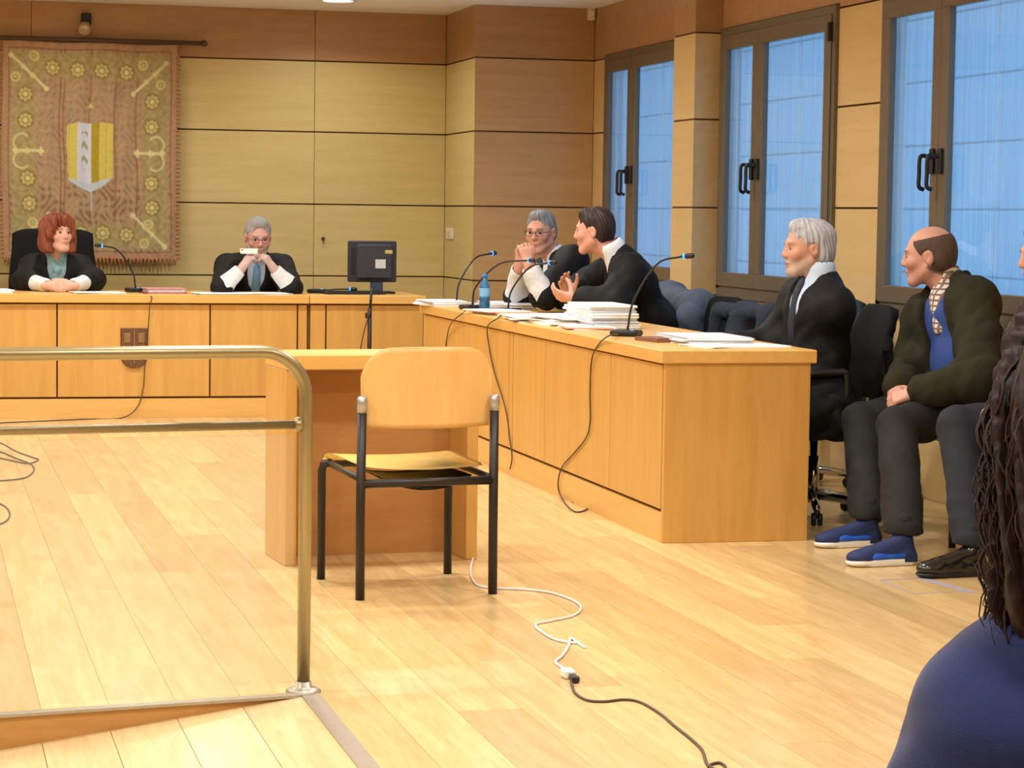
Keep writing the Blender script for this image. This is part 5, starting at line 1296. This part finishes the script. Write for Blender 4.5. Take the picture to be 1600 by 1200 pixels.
# neighbour, mostly hidden: navy trousers, black shoe
kn = atX(1500, 668, 3.97); nbp = V3((4.36, kn[1] - .10, 1.04))
p = Fig('seated person in navy trousers and black leather shoe beside the bald man', (4.42, 8.42, 0), nbp + [-.10, -.02, .165], (-1, .1, -.1), (0, 0, 1), nbp, (4.48, kn[1] - .10, .56), (-1, 0, 0), .19)
an = V3(atZ(1520, 862, .09)); 
p.legdir = np.array([-1., 0, 0.]); p.leg = {'R': (V3(kn), an), 'L': (V3(kn) + [.12, -.42, 0], an + [.16, -.42, 0])}
p.arm = {'R': (atX(1610, 590, 4.36), atX(1603, 632, 4.18)), 'L': (p.nb + [-.10, -.26, -.26], p.nb + [-.30, -.18, -.38])}
p.hands = [((p.arm['R'][1], (-.7, .2, -.4), (.2, 0, -1), 'R'), dict(curl=(.5, .7, .4))), ((p.arm['L'][1], (-1, .1, -.3), (0, 0, -1), 'L'), dict(curl=(.4, .5, .3)))]
p.body((206, 152, 134), (80, 60, 50), h=.007)
p.hair('short', 'dark', a=.0016)
p.garment('jacket', mat('navy_jacket', (22, 26, 44), .85), .026, .88, seed=7.7, arm_r=(.072, .068, .056), h=.010)
p.trousers(mat('navy_trousers', (19, 23, 36), .85, noise=.12, nscale=120, bump=.2), 2.1, r=(.102, .084, .070, .076), lo=.12)
for k in 'LR':
    a = p.leg[k][1]; hh = V3((a[0] + .05, a[1], 0)); shoe('leather_shoe', hh, hh + [-.28, -.03, 0], mat('polished_black_leather', (22, 22, 24), .18, spec=.7), M['black'], p.root, False, .29)
    solid_obj('sock', [C(hh + [-.05, 0, .07], a + [0, 0, .08], .037, .034, .01)], .006, sock, p.root)

# woman in the foreground seen from behind
Y8 = 2.10
hc = atY(1725, 640, Y8)
p = Fig('woman with long dark curly hair and royal blue sweater seen from behind', (hc[0], Y8, 0), hc, (-.15, .98, -.05), (0, 0, 1), atY(1735, 985, Y8 - .02), (hc[0] + .02, Y8 - .02, .53), (-.05, 1, 0), .165)
p.arm = {'L': (atY(1445, 1370, Y8 + .02), atY(1480, 1440, Y8 + .26)), 'R': (p.nb + [.28, .0, -.30], p.nb + [.16, .24, -.36])}
p.sh['L'] = V3(atY(1565, 1130, Y8)); 
p.legdir = np.array([0, 1., 0]); p.leg = {'L': (p.pv + [-.10, .42, -.02], p.pv + [-.10, .42, -.42]), 'R': (p.pv + [.10, .42, -.02], p.pv + [.10, .42, -.42])}
p.hands = [((p.arm['L'][1], (.5, .8, -.1), (0, 0, -1), 'L'), dict(curl=(.4, .5, .3))), ((p.arm['R'][1], (-.5, .8, -.1), (0, 0, -1), 'R'), dict(curl=(.4, .5, .3)))]
p.body((214, 164, 142), (50, 34, 28), h=.006)
swm = mat('blue_knit', (18, 34, 88), .9, noise=.12, nscale=420, bump=.15, sheen=.15)
p.garment('sweater', swm, .004, .95, fold=.004, seed=1.9, h=.006, arm_r=(.062, .060, .045), shr=.058)
p.trousers(mat('dark_jeans', (30, 34, 48), .9), .5, lo=.08)
for k in 'LR':
    a = p.leg[k][1]; shoe('shoe', (a[0], a[1] - .04, 0), (a[0], a[1] + .2, 0), mat('dark_shoe', (30, 26, 26), .4), M['black'], p.root)
# hair: inner mass, then many curled locks
c, R = p.hc, p.HR; g = lambda x, y, z: c + R @ np.array([x, y, z])
P = [E_(g(0, -.02, .045), (.095, .112, .095), R, .03), C(g(0, -.06, .0), g(0, -.075, -.20), .095, .085, .05), C(g(-.07, -.03, .0), g(-.085, -.04, -.17), .05, .045, .04), C(g(.07, -.03, .0), g(.085, -.04, -.17), .05, .045, .04), mE(g(0, .125, -.03), (.062, .09, .10), R, .015)]
hr = solid_obj('hair', P, .006, HM['brunette'], p.root, disp=hair_disp(c, R, .006))
rr = random.Random(11); bm = bmesh.new()
for i in range(680):
    th = rr.uniform(-2.35, 2.35) if i > 280 else rr.uniform(-2.2, -.6)     # 0 = back of the head
    el_ = rr.uniform(.0, 1.35)
    sx_, cy_ = math.sin(th), -math.cos(th)
    p0 = np.array([.092 * sx_ * math.cos(el_), .105 * cy_ * math.cos(el_) - .02, .045 + .095 * math.sin(el_)])
    L_ = rr.uniform(.20, .34); n = 22; amp = rr.uniform(.004, .012); fr = rr.uniform(24, 46); ph_ = rr.uniform(0, 6.3)
    wide = rr.uniform(.95, 1.75); pts = []
    for k in range(n):
        t = k / (n - 1); down = max(0, t * 1.12 - .12 * (1 - el_))
        rad = (1 + .28 * min(1, t * 2.2) * wide - .10 * t * t)
        a = fr * t * L_ * 3 + ph_; grow = min(1, t * 2.5)
        x = p0[0] * (rad if el_ < .9 else 1 + 1.5 * min(1, t * 2)) + amp * grow * math.cos(a) * abs(cy_) + amp * .5 * grow * math.cos(a)
        y = p0[1] * (rad if el_ < .9 else 1 + .9 * min(1, t * 2)) + amp * grow * math.sin(a) * .7
        z = p0[2] - L_ * down * (1.0 if el_ < .9 else .95) - .0 * t
        pts.append(g(x, min(y, .06), z))
    r0 = rr.uniform(.0011, .0026)
    bm_tube(bm, pts, [r0 * (1 - .75 * (k / (n - 1)) ** 2) for k in range(n)], 5)
lk = from_bm('curls', bm, HM['brunette'], hr, True); lk['kind'] = 'stuff'

# coats over the chair backs
cm = mat('grey_coat_cloth', (84, 94, 112), .9, noise=.15, nscale=90, bump=.3)
ct = thing('coat', (4.35, 12.45, .9), 'blue-grey coat draped over the chair behind the dark-haired advocate', 'coat')
a, b, d_ = V3(atX(1048, 466, 4.33)), V3(atX(1092, 480, 4.30)), V3(atX(1076, 500, 4.22))
P = [C(a, b, .075, .07, .06), C(b, b + [.03, -.02, -.28], .09, .08, .06), C(a, a + [.03, .02, -.25], .09, .08, .06), C(d_, d_ + [.04, 0, -.20], .08, .06, .05)]
solid_obj('coat_body', P, .009, cm, ct, disp=fold_disp(a, I3, .006, 3.))
ct = thing('coat', (4.4, 11.3, .85), 'dark navy coat lying over the empty chair below the middle window', 'coat')
a, b = V3(atX(1130, 486, 4.38)), V3(atX(1205, 490, 4.38))
P = [C(a, b, .045, .045, .05), C(a + [0, 0, -.03], a + [-.05, .02, -.24], .06, .06, .05), C(b + [0, 0, -.02], b + [-.05, 0, -.24], .06, .06, .05), C(mid(a, b) + [0, 0, -.03], mid(a, b) + [-.07, 0, -.24], .08, .08, .06)]
solid_obj('coat_body', P, .009, mat('navy_coat_cloth', (40, 50, 66), .9, noise=.15, nscale=90, bump=.3), ct, disp=fold_disp(a, I3, .006, 4.))
